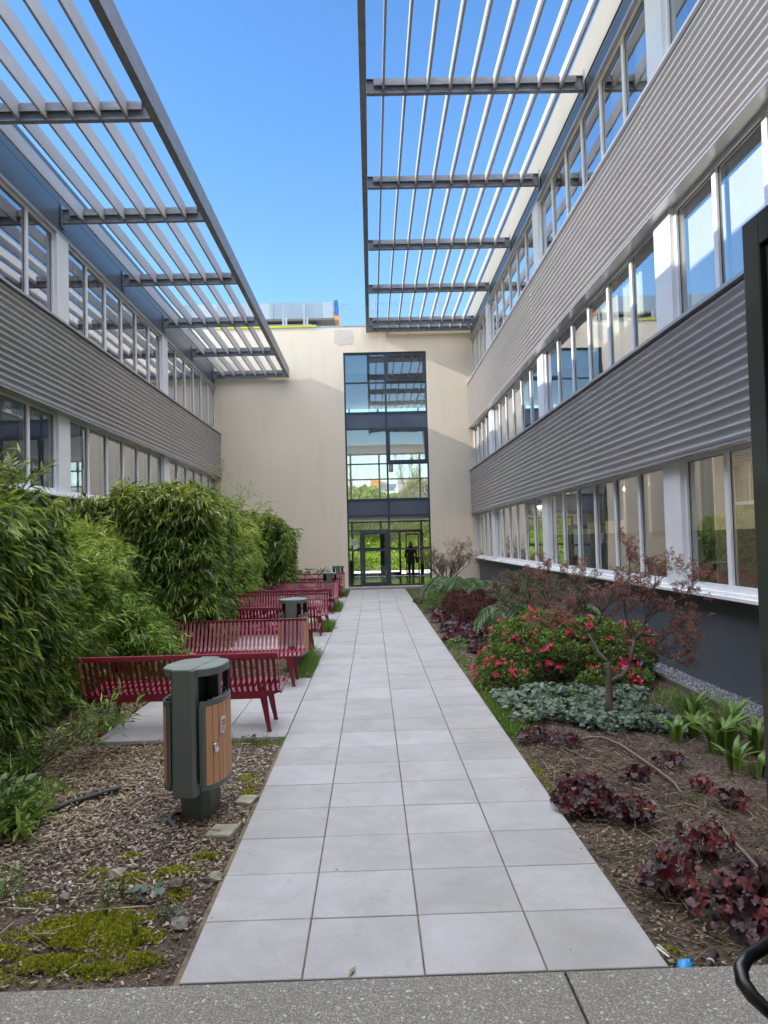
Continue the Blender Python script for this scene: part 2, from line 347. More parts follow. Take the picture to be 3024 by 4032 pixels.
AZL = m_leaf('azalea_leaf', [(.035, .075, .016), (.075, .14, .028), (.15, .24, .045), (.28, .38, .08)], .4, .3, 5.5, .6, (.35, .95), (.32, .42, .08))
AZR = m_leaf('azalea_dark_leaf', [(0.035, 0.061, 0.025), (0.070, 0.105, 0.035), (0.131, 0.131, 0.052), (0.210, 0.123, 0.070)], .45, .2, 3.5, .5)
FLOWER = m_leaf('azalea_flower', [(.50, .015, .07), (.70, .035, .13), (.82, .09, .22)], .5, .3, 5, .3)
MAPLE = m_leaf('maple_leaf', [(.17, .10, .08), (.27, .15, .115), (.36, .14, .13), (.38, .26, .18)], .6, .4, 2.2, .6)
MAPLEB = m_leaf('maple_bud_leaf', [(.16, .12, .085), (.23, .18, .13), (.20, .12, .09)], .6, .35, 2.2, .6)
MAPLER = m_leaf('red_maple_leaf', [(.07, .03, .025), (.13, .05, .04), (.20, .085, .06)], .5, .3, 3.2, .6)
FERN = m_leaf('fern_leaf', [(.06, .13, .05), (.11, .20, .08), (.19, .30, .14), (.30, .42, .23)], .5, .3, 2.6, .5)
FERND = m_leaf('old_fern_leaf', [(0.087, 0.080, 0.043), (0.131, 0.123, 0.065), (0.203, 0.160, 0.087)], .6, .3, 1.6, .5)
HEU = m_leaf('heuchera_leaf', [(.018, .009, .012), (.036, .014, .019), (.060, .024, .030), (.10, .022, .028)], .5, .15, 8, .35, spec=.4)
HEUR = m_leaf('heuchera_red_leaf', [(.08, .010, .014), (.14, .014, .020), (.20, .028, .030)], .45, .3, 8, .35)
CYC = m_leaf('cyclamen_leaf', [(.026, .052, .030), (.050, .088, .052), (.088, .140, .090), (.17, .225, .165)], .5, .15, 5, .30)
GRN = m_leaf('weed_leaf', [(0.072, 0.145, 0.022), (0.131, 0.246, 0.036), (0.203, 0.348, 0.058)], .5, .3, 3, .5)
LUSH = m_leaf('lily_leaf', [(.08, .16, .025), (.13, .24, .04), (.19, .30, .06)], .4, .3, 3, .4)
MOSS = m_leaf('moss_blade', [(.18, .21, .018), (.30, .33, .03), (.42, .44, .06)], .8, .25, 6, .5, spec=.1)
LIME = m_leaf('lime_groundcover', [(.13, .22, .025), (.30, .42, .05), (.50, .60, .11)], .6, .4, .8, .6)
HEDG = m_leaf('far_hedge_leaf', [(.08, .13, .03), (.17, .22, .06), (.30, .33, .10)], .6, .3, .8, .6)
PALEL = m_leaf('spring_leaf', [(.20, .22, .06), (.30, .30, .10), (.38, .36, .14)], .6, .4, 1, .5)
DKGR = m_leaf('shrub_leaf', [(0.035, 0.079, 0.021), (0.070, 0.131, 0.035), (0.123, 0.193, 0.052)], .4, .2, 3, .5)
COAT = m_plain('black_coat', (.012, .012, .014), .8, 0, .2)
SKIN = m_plain('skin', (.36, .21, .15), .6)
JEANS = m_plain('dark_jeans', (.018, .022, .035), .8, 0, .2)

# ================================================================ GROUND AND PAVING
def struct(o, name=None):
    o['kind'] = 'structure'; return o
m = MB(); m.add([(-300, -200, -.10), (300, -200, -.10), (300, 500, -.10), (-300, 500, -.10)], [(0, 1, 2, 3)]); struct(m.build('ground', GRASSG))
def ground_patch(name, x0, x1, y0, y1, z, mat, step, amp, seed, holes=None):
    nx = int((x1 - x0) / step) + 1; ny = int((y1 - y0) / step) + 1
    X, Y = np.meshgrid(np.linspace(x0, x1, nx), np.linspace(y0, y1, ny)); rng = np.random.default_rng(seed)
    Z = np.zeros_like(X)
    for f, a in ((1.1, .5), (2.7, .28), (6.3, .14), (15, .08)):
        ph = rng.uniform(0, 6.28, 4); Z += a * np.sin(f * X + ph[0] + 1.3 * np.sin(f * .7 * Y + ph[1])) * np.sin(f * Y + ph[2] + np.sin(f * .6 * X + ph[3]))
    Z += rng.normal(0, .05, Z.shape)
    V = np.stack([X, Y, z + amp * Z], -1).reshape(-1, 3)
    i = np.arange((ny - 1) * (nx - 1)); a = (i // (nx - 1)) * nx + i % (nx - 1)
    return struct(np_mesh(name, V, np.stack([a, a + 1, a + nx + 1, a + nx], 1), mat, smooth=True))
ground_patch('garden_bed', -6.0, -0.98, 3.0, 28.62, -.045, SOIL, .06, .018, 1)
ground_patch('garden_bed', 0.98, 3.32, 3.0, 28.62, -.035, SOIL, .05, .018, 2)
m = MB(); m.box(3.37, 3.9, 2.9, 28.6, -.2, -.055); struct(m.build('gravel_strip', GRAVEL))
m = MB(); m.box(3.32, 3.37, 2.9, 28.6, -.2, .03); struct(m.build('gravel_kerb', DKCONC))
rng = random.Random(4)
def gv(n, x0, x1, y0, y1, z, r0, r1, mat, name, parent=None, seed=0, flat=.7):
    """n little angular stones as one mesh"""
    g = np.random.default_rng(seed); c = np.stack([g.uniform(x0, x1, n), g.uniform(y0, y1, n), np.full(n, z)], 1)
    o = np.array([(1, 0, 0), (-1, 0, 0), (0, 1, 0), (0, -1, 0), (0, 0, 1), (0, 0, -1)], float) * g.uniform(.6, 1.2, (n, 6, 1))
    r = g.uniform(r0, r1, (n, 1, 1)); o = o * r; o[:, :, 2] *= flat
    a = g.uniform(0, 6.28, n); ca, sa = np.cos(a)[:, None], np.sin(a)[:, None]
    V = np.stack([o[:, :, 0] * ca - o[:, :, 1] * sa, o[:, :, 0] * sa + o[:, :, 1] * ca, o[:, :, 2]], -1) + c[:, None, :]
    F = np.array([(0, 2, 4), (2, 1, 4), (1, 3, 4), (3, 0, 4), (2, 0, 5), (1, 2, 5), (3, 1, 5), (0, 3, 5)])
    return np_mesh(name, V.reshape(-1, 3), (F[None] + np.arange(n)[:, None, None] * 6).reshape(-1, 3), mat, parent)
g = gv(9000, 3.38, 3.84, 5.5, 14, -.05, .006, .016, CHIPD, 'gravel'); tag(g, kind='stuff', label='grey gravel chips between kerb and slate plinth', cat='gravel')
g.data.materials[0] = m_leaf('gravel_stone', [(.07, .08, .10), (.16, .17, .20), (.27, .28, .31), (.5, .5, .52)], .8, 0, 4, .2)

def tiles(name, x0, nx, ys, w=.5, z=0.0, th=.03, gap=.0032, xs=None):
    m = MB(); g = random.Random(len(ys) * 7 + nx)
    for j in range(len(ys) - 1):
        for i in range(nx):
            a = x0 + i * w + gap; b = x0 + (i + 1) * w - gap; c = ys[j] + gap; d = ys[j + 1] - gap
            dz = g.uniform(-.0012, .0012); e = .003
            vs = [(a, c, z - th), (b, c, z - th), (b, d, z - th), (a, d, z - th), (a, c, z - e + dz), (b, c, z - e + dz), (b, d, z - e + dz), (a, d, z - e + dz),
                  (a + e, c + e, z + dz), (b - e, c + e, z + dz), (b - e, d - e, z + dz), (a + e, d - e, z + dz)]
            m.add(vs, [(0, 1, 5, 4), (1, 2, 6, 5), (2, 3, 7, 6), (3, 0, 4, 7), (4, 5, 9, 8), (5, 6, 10, 9), (6, 7, 11, 10), (7, 4, 8, 11), (8, 9, 10, 11)])
    return struct(m.build(name, TILE))
ys = [3.175 + .5 * k for k in range(50)] + [28.0]
tiles('path', -1.0, 4, ys)
m = MB(); m.box(-1.0, 1.0, 3.17, 28.0, -.12, -.009); m.box(-1.035, -1.003, 3.17, 28.0, -.12, -.035); struct(m.build('path_bedding', JOINT))
PATCHES = [(7.09, 10.09), (12.1, 15.1), (16.45, 19.45), (21.5, 24.5)]
for a, b in PATCHES:
    tiles('bench_terrace', -2.75, 3, [a + .5 * k for k in range(7)], .5825)
    m = MB(); m.box(-2.745, -1.003, a + .005, b - .005, -.12, -.0095); struct(m.build('terrace_bedding', JOINT))
# exposed aggregate strip in front of the doorway, one joint across it
m = MB()
for (xa, xb) in ((-7.0, .561), (.571, 3.9)): m.box(xa, xb, -2.0, 3.158, -.15, .004)
m.box(.561, .571, -2.0, 3.15, -.15, -.03)
o = struct(m.build('concrete_pavement', AGG, None, .006))
m = MB(); m.box(-1.38, 3.55, 28.02, 28.7, -.12, .062); struct(m.build('entrance_slab', CONC, None, .01))
m = MB(); m.box(-30, 40, 37.0, 44.6, -.12, .02); struct(m.build('forecourt', PAVE))

# ================================================================ BUILDINGS
def corr_sheet(xc, s, y0, y1, z0, z1, parent, amp=.022, per=.1067, off=0):
    n = int(round((z1 - z0) / per)); seg = 12; zs = np.linspace(z0, z1, n * seg + 1)
    xs = xc + s * (amp * np.cos((zs - z0) / (z1 - z0) * n * 2 * np.pi + np.pi) + off)
    V = []; 
    for y in (y0, y1):
        for x, z in zip(xs, zs): V.append((x, y, z))
    L = len(zs); m = MB(); m.add(V, [(i, i + 1, L + i + 1, L + i) for i in range(L - 1)], 0, True)
    # screws on the crests: two staggered rows at the lap, one in the middle
    for k in range(n):
        z = z0 + (k + .5) * (z1 - z0) / n; x = xc + s * (amp + off)
        for yy in ((y0 + .05 + (k % 2) * .07,) if k % 1 == 0 else ()) + (((y0 + y1) / 2,) if k % 2 else ()):
            m.ball((x, yy, z), .011, 0, 6)
        # zig-zag lap edge
        m.add([(x + s * .003, y0 - .02, z - .03), (x + s * .003, y0 + .02, z + .03), (x - s * .004, y0 + .02, z + .03), (x - s * .004, y0 - .02, z - .03)], [(0, 1, 2, 3)])
    return m.build('corrugated_panel', CORR, parent)

def window(parent, xg, s, y0, y1, z0, z1, fw=.05, bot=.075, blind=None, curtain=None, frost=False):
    """one window: frame > pane (and blind or curtain behind)"""
    f = MB(); xa, xb = xg - s * .03, xg + s * .034
    f.box(xa, xb, y0, y0 + fw, z0, z1); f.box(xa, xb, y1 - fw, y1, z0, z1)
    f.box(xa, xb, y0 + fw, y1 - fw, z0, z0 + bot); f.box(xa, xb, y0 + fw, y1 - fw, z1 - fw, z1)
    g = .006; a, b, c, d = y0 + fw, y1 - fw, z0 + bot, z1 - fw; xc = xg + s * .004; xd = xg - s * .02
    f.box(xd, xc, a, a + g, c, d, 1); f.box(xd, xc, b - g, b, c, d, 1); f.box(xd, xc, a + g, b - g, c, c + g, 1); f.box(xd, xc, a + g, b - g, d - g, d, 1)
    o = f.build('window', [WHITE, GASKET], parent)
    p = MB(); x = xg; p.add([(x, a, c), (x, b, c), (x, b, d), (x, a, d)], [(3, 2, 1, 0) if s < 0 else (0, 1, 2, 3)]); p.build('pane', GLASS, o)
    if blind:
        q = MB(); x = xg - s * .12; q.box(x, x - s * .006, a, b, z1 - (z1 - z0) * blind, z1); q.box(x + s*.01, x - s * .016, a, b, z1 - (z1 - z0) * blind - .02, z1 - (z1 - z0) * blind); q.build('roller_blind', BLIND, o)
    if curtain:
        q = MB(); x = xg - s * .16; n = 26; pts = []
        ca, cb = curtain; ya, yb = a + (b - a) * ca, a + (b - a) * cb
        V = [(x - s * .03 * math.sin(i * 1.9), ya + (yb - ya) * i / n, zz) for zz in (z0, z1) for i in range(n + 1)]
        q.add(V, [(i, i + 1, n + 2 + i, n + 1 + i) for i in range(n)], 0, True); q.build('curtain', SHEER, o)
    if frost:
        q = MB(); x = xg - s * .012; q.box(x, x - s * .002, a, b, c, c + .62); q.build('frosted_film', FROST, o)
    return o
FROST = None
k = N('frosted_film'); t = k.n('ShaderNodeBsdfTransparent'); d = k.n('ShaderNodeBsdfDiffuse'); d.inputs[0].default_value = (.22, .24, .24, 1)
x = k.n('ShaderNodeMixShader'); x.inputs[0].default_value = .5; k.l(t.outputs[0], x.inputs[1]); k.l(d.outputs[0], x.inputs[2]); k.l(x.outputs[0], k.out.inputs[0]); FROST = k.m

def wing(name, label, xg, s, floors, bands, y0, y1, pil, pane, depth, top, fasc, plinth_top, group, y_first, seams, blinds):
    """xg: plane of the glass, s: +1 if the front looks to +x"""
    root = empty(name, (xg, (y0 + y1) / 2, 0)); tag(root, label, 'building', group)
    def P(nm, mb, mat, **kw):
        o = mb.build(nm, mat, root, **kw); o.matrix_parent_inverse = root.matrix_basis.inverted(); return o
    X = lambda d: xg + s * d
    m = MB(); m.box(X(-.02), X(-.30), y0, y1, -.1, plinth_top - .035)
    yy = seams[0]
    P('plinth', m, SLATE)
    m = MB()
    for q in np.arange(seams[0], y1, 3.62): m.box(X(-.0195), X(-.025), q, q + .012, 0, plinth_top - .05)
    P('plinth_joint', m, GASKET)
    # pilasters and windows
    for fi, (z0, z1) in enumerate(floors):
        m = MB(); m.box(X(-.06), X(.16), y0, y1, z0 - .035, z0 - .001) ; m.box(X(-.06), X(.10), y0, y1, z0 - .001, z0 + .035)
        P('window_sill', m, WHITE)
        m = MB(); m.box(X(-.30), X(.10), y0, y1, z1, z1 + .06); P('window_head', m, CORR)
        for p in pil:
            if p < y0 or p > y1: continue
            m = MB(); m.box(X(-.25), X(.095), p, min(p + .55, y1), z0 + .035, z1); P('pilaster', m, WHITE)
        edges = []
        segs = [(pil[i] + .55, pil[i + 1]) for i in range(len(pil) - 1)] + [(pil[-1] + .55, y1)]
        for sa, sb in segs:
            n = max(1, int(round((sb - sa) / pane)))
            for i in range(n):
                a, b = sa + (sb - sa) * i / n, sa + (sb - sa) * (i + 1) / n
                if b < y_first: continue
                key = (fi, round(a, 1)); kw = {}
                for (ff, ya, yb, kk, vv) in blinds:
                    if ff == fi and ya <= (a + b) / 2 <= yb: kw[kk] = vv
                w = window(root, xg, s, a, b, z0 + .035, z1, **kw); w.matrix_parent_inverse = root.matrix_basis.inverted()
    # corrugated bands
    for bi, (z0, z1) in enumerate(bands):
        m = MB(); m.box(X(-.3), X(.175), y0, y1, z0 + .01, z1 - .01); P('band_backing', m, SLATE)
        edge = [y0] + [q for q in seams if y0 < q < y1] + [y1]
        for i in range(len(edge) - 1):
            o = corr_sheet(X(.21), s, edge[i] , edge[i + 1] + .02, z0, z1, root, off=.0035 * (i % 2)); o.matrix_parent_inverse = root.matrix_basis.inverted()
        m = MB(); m.box(X(-.05), X(.265), y0, y1, z1 + .004, z1 + .045); m.box(X(.10), X(.245), y0, y1, z0 - .022, z0 - .001); P('band_flashing', m, CORR)
    m = MB(); m.box(X(-.3), X(.03), y0, y1, fasc[0], fasc[1])
    P('fascia', m, FASCIA)
    for q in seams:
        if y0 < q < y1: m = MB(); m.box(X(.0305), X(.0), q, q + .012, fasc[0], fasc[1]); P('fascia_joint', m, GASKET)
    # shell: roof, back wall, ends, slabs
    m = MB(); xb = X(-depth); m.box(X(-.30), xb, y0, y1, fasc[1] - .35, fasc[1] - .05); P('roof', m, CONC)
    m = MB(); m.box(xb, xb + s * .25, y0, y1, -.1, fasc[1] - .35); P('outer_wall', m, WALL)
    m = MB(); m.box(X(-.3), xb + s * .25, y1 - .25, y1 - .003, -.1, fasc[1] - .35); m.box(X(-.3), xb + s * .25, y0 + .003, y0 + .25, -.1, fasc[1] - .35); P('end_wall', m, WALL)
    for (z0, z1) in floors:
        m = MB(); m.box(X(-.31), xb + s * .25, y0 + .26, y1 - .26, z0 - 1.05, z0 - .95); P('floor_slab', m, INFLOOR)
        m = MB(); m.box(X(-.31), xb + s * .25, y0 + .26, y1 - .26, z1 + .05, z1 + .15); P('ceiling', m, INCEIL)
        m = MB(); m.box(X(-4.4), X(-4.5), y0 + .26, y1 - .26, z0 - .94, z1 + .04); P('corridor_wall', m, INWALL)
        for p in pil[::1]:
            if y0 + .5 < p < y1 - .5:
                m = MB(); m.box(X(-.31), X(-4.39), p + .2, p + .32, z0 - .94, z1 + .04); P('partition', m, INWALL)
        m = MB()
        for q in np.arange(y0 + 1.4, y1 - .5, 1.81):
            for dd in (1.3, 3.1): m.box(X(-dd), X(-dd - .16), q, q + 1.0, z1 - .02, z1 + .03)
        P('ceiling_lamp', m, LAMPOFF if fi_off(floors, z0) else LAMP)
    return root, P, X
LAMPOFF = m_plain('lamp_off', (.6, .6, .58), .5)
def fi_off(floors, z0): return z0 != floors[0][0] or len(floors) == 2

PR = [-4.95, 2.30, 9.55, 16.82, 24.10]
RB = [(0, 10.0, 13.3, 'blind', .60), (0, 12.8, 14.2, 'blind', .42), (0, 2, 16.7, 'frost', True), (0, 13.3, 15.7, 'curtain', (0, .25)), (0, 8.2, 9.5, 'curtain', (.7, 1)),
      (1, 2, 9.5, 'blind', .95), (1, 11.2, 13.3, 'curtain', (0, .8)), (1, 13.3, 14.5, 'curtain', (0, .35)), (1, 17.3, 18.5, 'curtain', (.4, 1)), (1, 19.6, 22.8, 'curtain', (0, 1)), (1, 22.8, 24.0, 'blind', .5),
      (1, 25.5, 28.6, 'curtain', (0, .6)), (2, 4, 6.5, 'curtain', (0, 1)), (2, 10, 12.2, 'curtain', (.3, 1)), (2, 14.4, 16.7, 'curtain', (.2, .8)), (2, 19.6, 24.0, 'blind', .4)]
rw, PRW, XR = wing('office_wing', 'three storey wing with corrugated bands and slate plinth beside the planted bed', 3.82, -1,
    [(1.06, 2.70), (4.33, 5.91), (7.60, 9.28)], [(2.70, 4.30), (5.92, 7.56)], 0.9, 28.6, PR, 1.12, 9.0, 10.4, (9.28, 9.74), 1.06, None, 4.5,
    [2.65, 9.95, 17.2, 24.45], RB)
m = MB(); m.box(XR(-.3), XR(.055), .9, 28.6, 9.744, 10.44); PRW('parapet', m, CREAM)
PL = [-7.35, -.2, 6.95, 14.08, 21.25]
LB = [(0, 14.6, 21.2, 'blind', .97), (0, 8, 14, 'curtain', (0, .25)), (1, 12.9, 14.0, 'blind', .55), (1, 24, 28.6, 'blind', .9), (0, 22, 28.6, 'blind', .35), (1, 14.6, 16.8, 'curtain', (.5, 1)), (1, 18, 20.5, 'blind', .3)]
lw, PLW, XL = wing('office_wing', 'lower wing with brown corrugated band rising behind the bamboo', -5.96, 1,
    [(2.76, 4.27), (5.93, 7.64)], [(4.28, 5.89)], 0.9, 28.6, PL, 1.10, 9.0, 8.9, (7.64, 8.88), 2.75, None, 6.5, [7.2, 14.35, 21.5], LB)
# joint line in the left fascia
m = MB(); m.box(XL(.031), XL(.0), .9, 28.6, 8.30, 8.315); PLW('fascia_joint', m, GASKET)

# ---------------------------------------------------------------- sunshades (slatted canopies)
def sunshade(label, xw, xo, s, zb, ys, y0, y1, fins):
    """xw: wall face, xo: outer beam centre, s=+1 if it grows to +x"""
    root = empty('sunshade_canopy', (xw, (y0 + y1) / 2, zb)); tag(root, label, 'sunshade', 'slatted steel sunshades over the courtyard')
    def P(nm, mb, mat, **kw):
        o = mb.build(nm, mat, root, **kw); o.matrix_parent_inverse = root.matrix_basis.inverted(); return o
    m = MB(); m.box(xo - .06, xo + .06, y0, y1, zb - .01, zb + .34)
    P('outer_beam', m, STEEL, bevel=.004)
    for yc in ys:
        m = MB(); xa = xw + s * .02; xb = xo - s * .065
        m.box(xa, xb, yc - .05, yc + .05, zb, zb + .014); m.box(xa, xb, yc - .006, yc + .006, zb + .014, zb + .25)
        m.box(xa, xb, yc - .05, yc + .05, zb + .25, zb + .262)
        m.box(xa, xa + s * .014, yc - .10, yc + .10, zb - .10, zb + .34)           # wall plate
        for bz in (.06, .2):
            for by in (-.03, .03): m.ball((xa + s * .12, yc + by * 0 - .012, zb + bz), .014, 0, 6)
        m.box(xa + s*.10, xa + s*.16, yc - .014, yc - .007, zb + .04, zb + .24)
        g = [xw + s * .14] + sorted(fins, key=lambda f: s * f) + [xb - s * .10]
        for i in range(len(g) - 1):
            m.box(g[i] + s * .02, g[i + 1] - s * .02, yc - .066, yc - .052, zb + .13, zb + .245)
        P('cross_beam', m, STEEL)
    for f in fins:
        m = MB(); m.box(f - .018, f + .018, y0 + .02, y1 - .05, zb + .03, zb + .285); P('fin', m, FIN)
    return root
sunshade('high slatted canopy cantilevered from the three storey wing on the right', 3.79, -.125, -1, 9.6,
         [2.35, 5.95, 9.55, 13.17, 16.77, 20.37, 23.97, 27.55, 28.47], 1.2, 28.52, [.235 + .39 * k for k in range(9)])
sunshade('lower slatted canopy on the left wing with stained outer beam', -5.93, -3.16, 1, 7.97,
         [3.8, 7.42, 10.98, 14.5, 18.08, 21.65, 25.1, 28.47], 1.2, 28.52, [-3.57 - .39 * k for k in range(6)])

# ---------------------------------------------------------------- entrance block at the end
YW = 28.6
eb = empty('entrance_block', (0, YW, 0)); tag(eb, 'beige rendered block closing the courtyard with tall glazed entrance', 'building')
def PE(nm, mb, mat, par=None, **kw):
    o = mb.build(nm, mat, par or eb, **kw)
    if par is None: o.matrix_parent_inverse = eb.matrix_basis.inverted()
    return o
m = MB(); TX0, TX1, TZ0, TZ1 = -1.07, 2.05, .07, 8.87
m.box(-14, TX0, YW, YW + .35, -.1, 9.86); m.box(TX1, 12.5, YW, YW + .35, -.1, 9.86); m.box(TX0, TX1, YW, YW + .35, TZ1, 9.86); m.box(TX0, TX1, YW, YW + .35, -.1, TZ0)
PE('front_wall', m, WALL)
m = MB(); m.box(-2.05, 3.57, YW - .012, YW + .4, 9.862, 9.90); PE('wall_coping', m, ZINC)
m = MB(); m.box(-5.85, -2.07, YW - .03, YW + .05, 9.862, 9.945); m.box(-2.2, 3.5, YW + .1, YW + .16, 9.902, 9.925); PE('yellow_edge', m, YELLOW)
g = random.Random(2); m = MB(); pts = []
n = 22
for i in range(n):
    t = 2 * math.pi * i / n; rx = .36 * (abs(math.cos(t)) ** .35) * math.copysign(1, math.cos(t)) * g.uniform(.85, 1.1); rz = .29 * (abs(math.sin(t)) ** .35) * math.copysign(1, math.sin(t)) * g.uniform(.85, 1.1)
    pts.append((-1.06 + rx, 9.47 + rz))
m.prism(pts, 'y', YW - .006, YW + .01); PE('render_repair', m, PATCH)
YG = YW + .10
m = MB()
def fr(x0, x1, z0, z1, d=.05, y=YG): m.box(x0, x1, y - d, y + d, z0, z1)
fr(TX0, TX0 + .06, TZ0, TZ1, .06); fr(TX1 - .06, TX1, TZ0, TZ1, .06); fr(TX0 + .06, TX1 - .06, TZ1 - .07, TZ1, .06); fr(TX0 + .06, -.60, TZ0, TZ0 + .07, .055); fr(.52, TX1 - .06, TZ0, TZ0 + .07, .055)
fr(.455, .525, 2.16, TZ1 - .07, .055)
for z in (6.585, 5.975, 3.315, 2.70): fr(TX0 + .06, .455, z - .03, z + .03); fr(.525, TX1 - .06, z - .03, z + .03)
fr(TX0 + .06, .455, 7.70, 7.75); fr(.525, TX1 - .06, 7.68, 7.74); fr(TX0 + .06, .455, 4.63, 4.675); fr(.525, TX1 - .06, 4.62, 4.69)
fr(TX0 + .06, .455, 2.13, 2.18); fr(-.62, -.55, TZ0 + .0, 2.13, .055); fr(.455, .53, TZ0, 2.16, .057)
fr(TX0 + .06, -.62, 1.40, 1.45); fr(.53, TX1 - .06, 1.41, 1.46)
PE('glazing_frame', m, TFRAME)
def pane(x0, x1, z0, z1, par=None, mat=None, y=YG):
    m = MB(); m.add([(x0, y, z0), (x1, y, z0), (x1, y, z1), (x0, y, z1)], [(0, 1, 2, 3)]); return PE('glass_pane', m, mat or (TGLASS2 if z1 < 2.7 else TGLASS), par)
LX = (TX0 + .06, .455); RX = (.525, TX1 - .06)
for z0, z1 in ((7.75, 8.80), (6.615, 7.70), (4.675, 5.945), (3.345, 4.63), (2.18, 2.67)): pane(*LX, z0, z1)
for z0, z1 in ((6.615, 7.68), (3.345, 4.62), (1.46, 2.67), (.14, 1.41)): pane(*RX, z0, z1)
pane(TX0 + .06, -.62, 1.45, 2.13); pane(TX0 + .06, -.62, .14, 1.40)
for z0, z1 in ((6.005, 6.555), (2.73, 3.285)):
    for a, b in (LX, RX):
        m = MB(); m.box(a, b, YG - .02, YG + .02, z0, z1); PE('spandrel_panel', m, TPANEL)
for z0, z1 in ((7.745, 8.80), (4.695, 5.94)):
    m = MB(); a, b = RX; w = .085; y0, y1 = YG - .075, YG - .005
    m.box(a, a + w, y0, y1, z0, z1); m.box(b - w, b, y0, y1, z0, z1); m.box(a + w, b - w, y0, y1, z0, z0 + w); m.box(a + w, b - w, y0, y1, z1 - w, z1)
    cs = PE('casement_window', m, TFRAME); pane(a + w, b - w, z0 + w, z1 - w, cs, None, YG - .03).matrix_parent_inverse = Matrix()
# the door
m = MB(); x0, x1, z0, z1 = -.545, .45, .085, 2.125; w = .115; y0, y1 = YG - .07, YG + .0
m.box(x0, x0 + w, y0, y1, z0, z1); m.box(x1 - w, x1, y0, y1, z0, z1); m.box(x0 + w, x1 - w, y0, y1, z0, z0 + .14); m.box(x0 + w, x1 - w, y0, y1, z1 - .12, z1); m.box(x0 + w, x1 - w, y0, y1, 1.375, 1.46)
dr = PE('entrance_door', m, TFRAME, bevel=.006)
for a, b in ((z0 + .14, 1.375), (1.46, z1 - .12)):
    q = MB(); q.add([(x0 + w, YG - .035, a), (x1 - w, YG - .035, a), (x1 - w, YG - .035, b), (x0 + w, YG - .035, b)], [(0, 1, 2, 3)]); q.build('door_pane', TGLASS2, dr)
for zz in (.24, 1.06, 1.87):
    q = MB(); q.beam((x0 + .02, YG - .085, zz - .045), (x0 + .055, YG - .085, zz + .045), .035, .035, (0, 1, 0)); q.build('hinge', BLACKP, dr)
q = MB(); q.tube([(x1 - .05, YG - .075, 1.04), (x1 - .05, YG - .11, 1.04), (x1 - .16, YG - .115, 1.02)], .012); q.box(x1 - .065, x1 - .035, YG - .08, YG - .07, .97, 1.11); q.build('door_handle', BLACKP, dr)
# hall behind the glazing
m = MB(); m.box(-1.9, 3.6, YW + .35, 36.6, -.1, .07); PE('hall_floor', m, HALLF)
for z0, z1 in ((2.72, 3.30), (5.98, 6.56), (8.16, 9.84)):
    m = MB(); m.box(-12, 12, YW + .351, 36.95, z0, z1); PE('floor_slab', m, INCEIL)
m = MB(); m.box(-2.1, -1.9, YW + .36, 36.6, .07, 9.0); m.box(3.6, 3.8, YW + .36, 36.6, .07, 9.0); PE('hall_wall', m, INWALL)
m = MB(); YB = 36.75
m.box(-14, -1.9, 36.6, 36.95, -.1, 9.84); m.box(3.6, 12.5, 36.6, 36.95, -.1, 9.84); PE('rear_wall', m, WALL)
m = MB()
for x in (-1.85, -1.10, .275, 2.22, 3.5): m.box(x - .045, x + .045, YB - .06, YB + .06, .07, 9.0)
for z in (.11, 2.66, 3.36, 4.72, 5.92, 6.6): m.box(-1.9, 3.6, YB - .05, YB + .05, z - .035, z + .035)
m.box(.55, 2.28, YB - .10, YB + .06, 2.14, 2.27); m.box(2.13, 2.30, YB - .12, YB + .07, .08, 2.14); m.box(1.12, 1.22, YB - .07, YB + .07, .08, 2.14); m.box(.56, .66, YB - .07, YB + .07, .08, 2.14)
m.box(.30, .47, YB - .25, YB + .0, .08, 2.1)
m.box(.66, 1.12, YB - .05, YB + .05, 1.36, 1.43); m.box(.66, 1.12, YB - .05, YB + .05, .13, .25); m.box(2.30, 3.5, YB - .04, YB + .04, 1.36, 1.43); m.box(-1.8, .27, YB - .04, YB + .04, 1.36, 1.43)
m.box(-1.8, .27, YB - .04, YB + .04, .14, .22)
PE('rear_frame', m, BLACKM)
# the open leaf of the rear door
m = MB(); x0, x1 = 1.44, 2.08; yb = YB - .2
m.box(x0, x0 + .06, yb - .03, yb + .03, .1, 2.07); m.box(x1 - .06, x1, yb - .03, yb + .03, .1, 2.07); m.box(x0 + .06, x1 - .06, yb - .03, yb + .03, .1, .2); m.box(x0 + .06, x1 - .06, yb - .03, yb + .03, 2.0, 2.07); m.box(x0 + .06, x1 - .06, yb - .03, yb + .03, 1.38, 1.44)
PE('rear_door', m, BLACKM)
# signs on the glass (things of their own)
def flat_text(name, txt, loc, size, mat, rot=(R(90), 0, 0), ext=.001, parent=None, sx=1.0):
    c = bpy.data.curves.new(name, 'FONT'); c.body = txt; c.size = size; c.extrude = ext; c.align_x = 'CENTER'; c.align_y = 'CENTER'
    o = bpy.data.objects.new(name, c); COL.objects.link(o); o.location = loc; o.rotation_euler = rot; o.scale = (sx, 1, 1)
    dg = bpy.context.evaluated_depsgraph_get(); dg.update(); me = bpy.data.meshes.new_from_object(o.evaluated_get(dg))
    mw = Matrix.LocRotScale(Vector(loc), o.rotation_euler, Vector((sx, 1, 1))); bpy.data.objects.remove(o); me.transform(mw)
    me.materials.clear(); me.materials.append(mat); q = bpy.data.objects.new(name, me); link(q, parent)
    return q
ns = empty('no_smoking_sign', (0, 0, 0)); tag(ns, 'white no smoking notice on the glass left of the entrance door', 'sign')
m = MB(); m.prism([(-.925, 1.62), (-.87, 1.62), (-.87, 1.47), (-.735, 1.47), (-.705, 1.50), (-.705, 1.83), (-.925, 1.83)], 'y', YG - .012, YG - .006); m.build('sheet', PLATE, ns)
m = MB(); c0 = Vector((-.815, YG - .016, 1.715)); n = 28
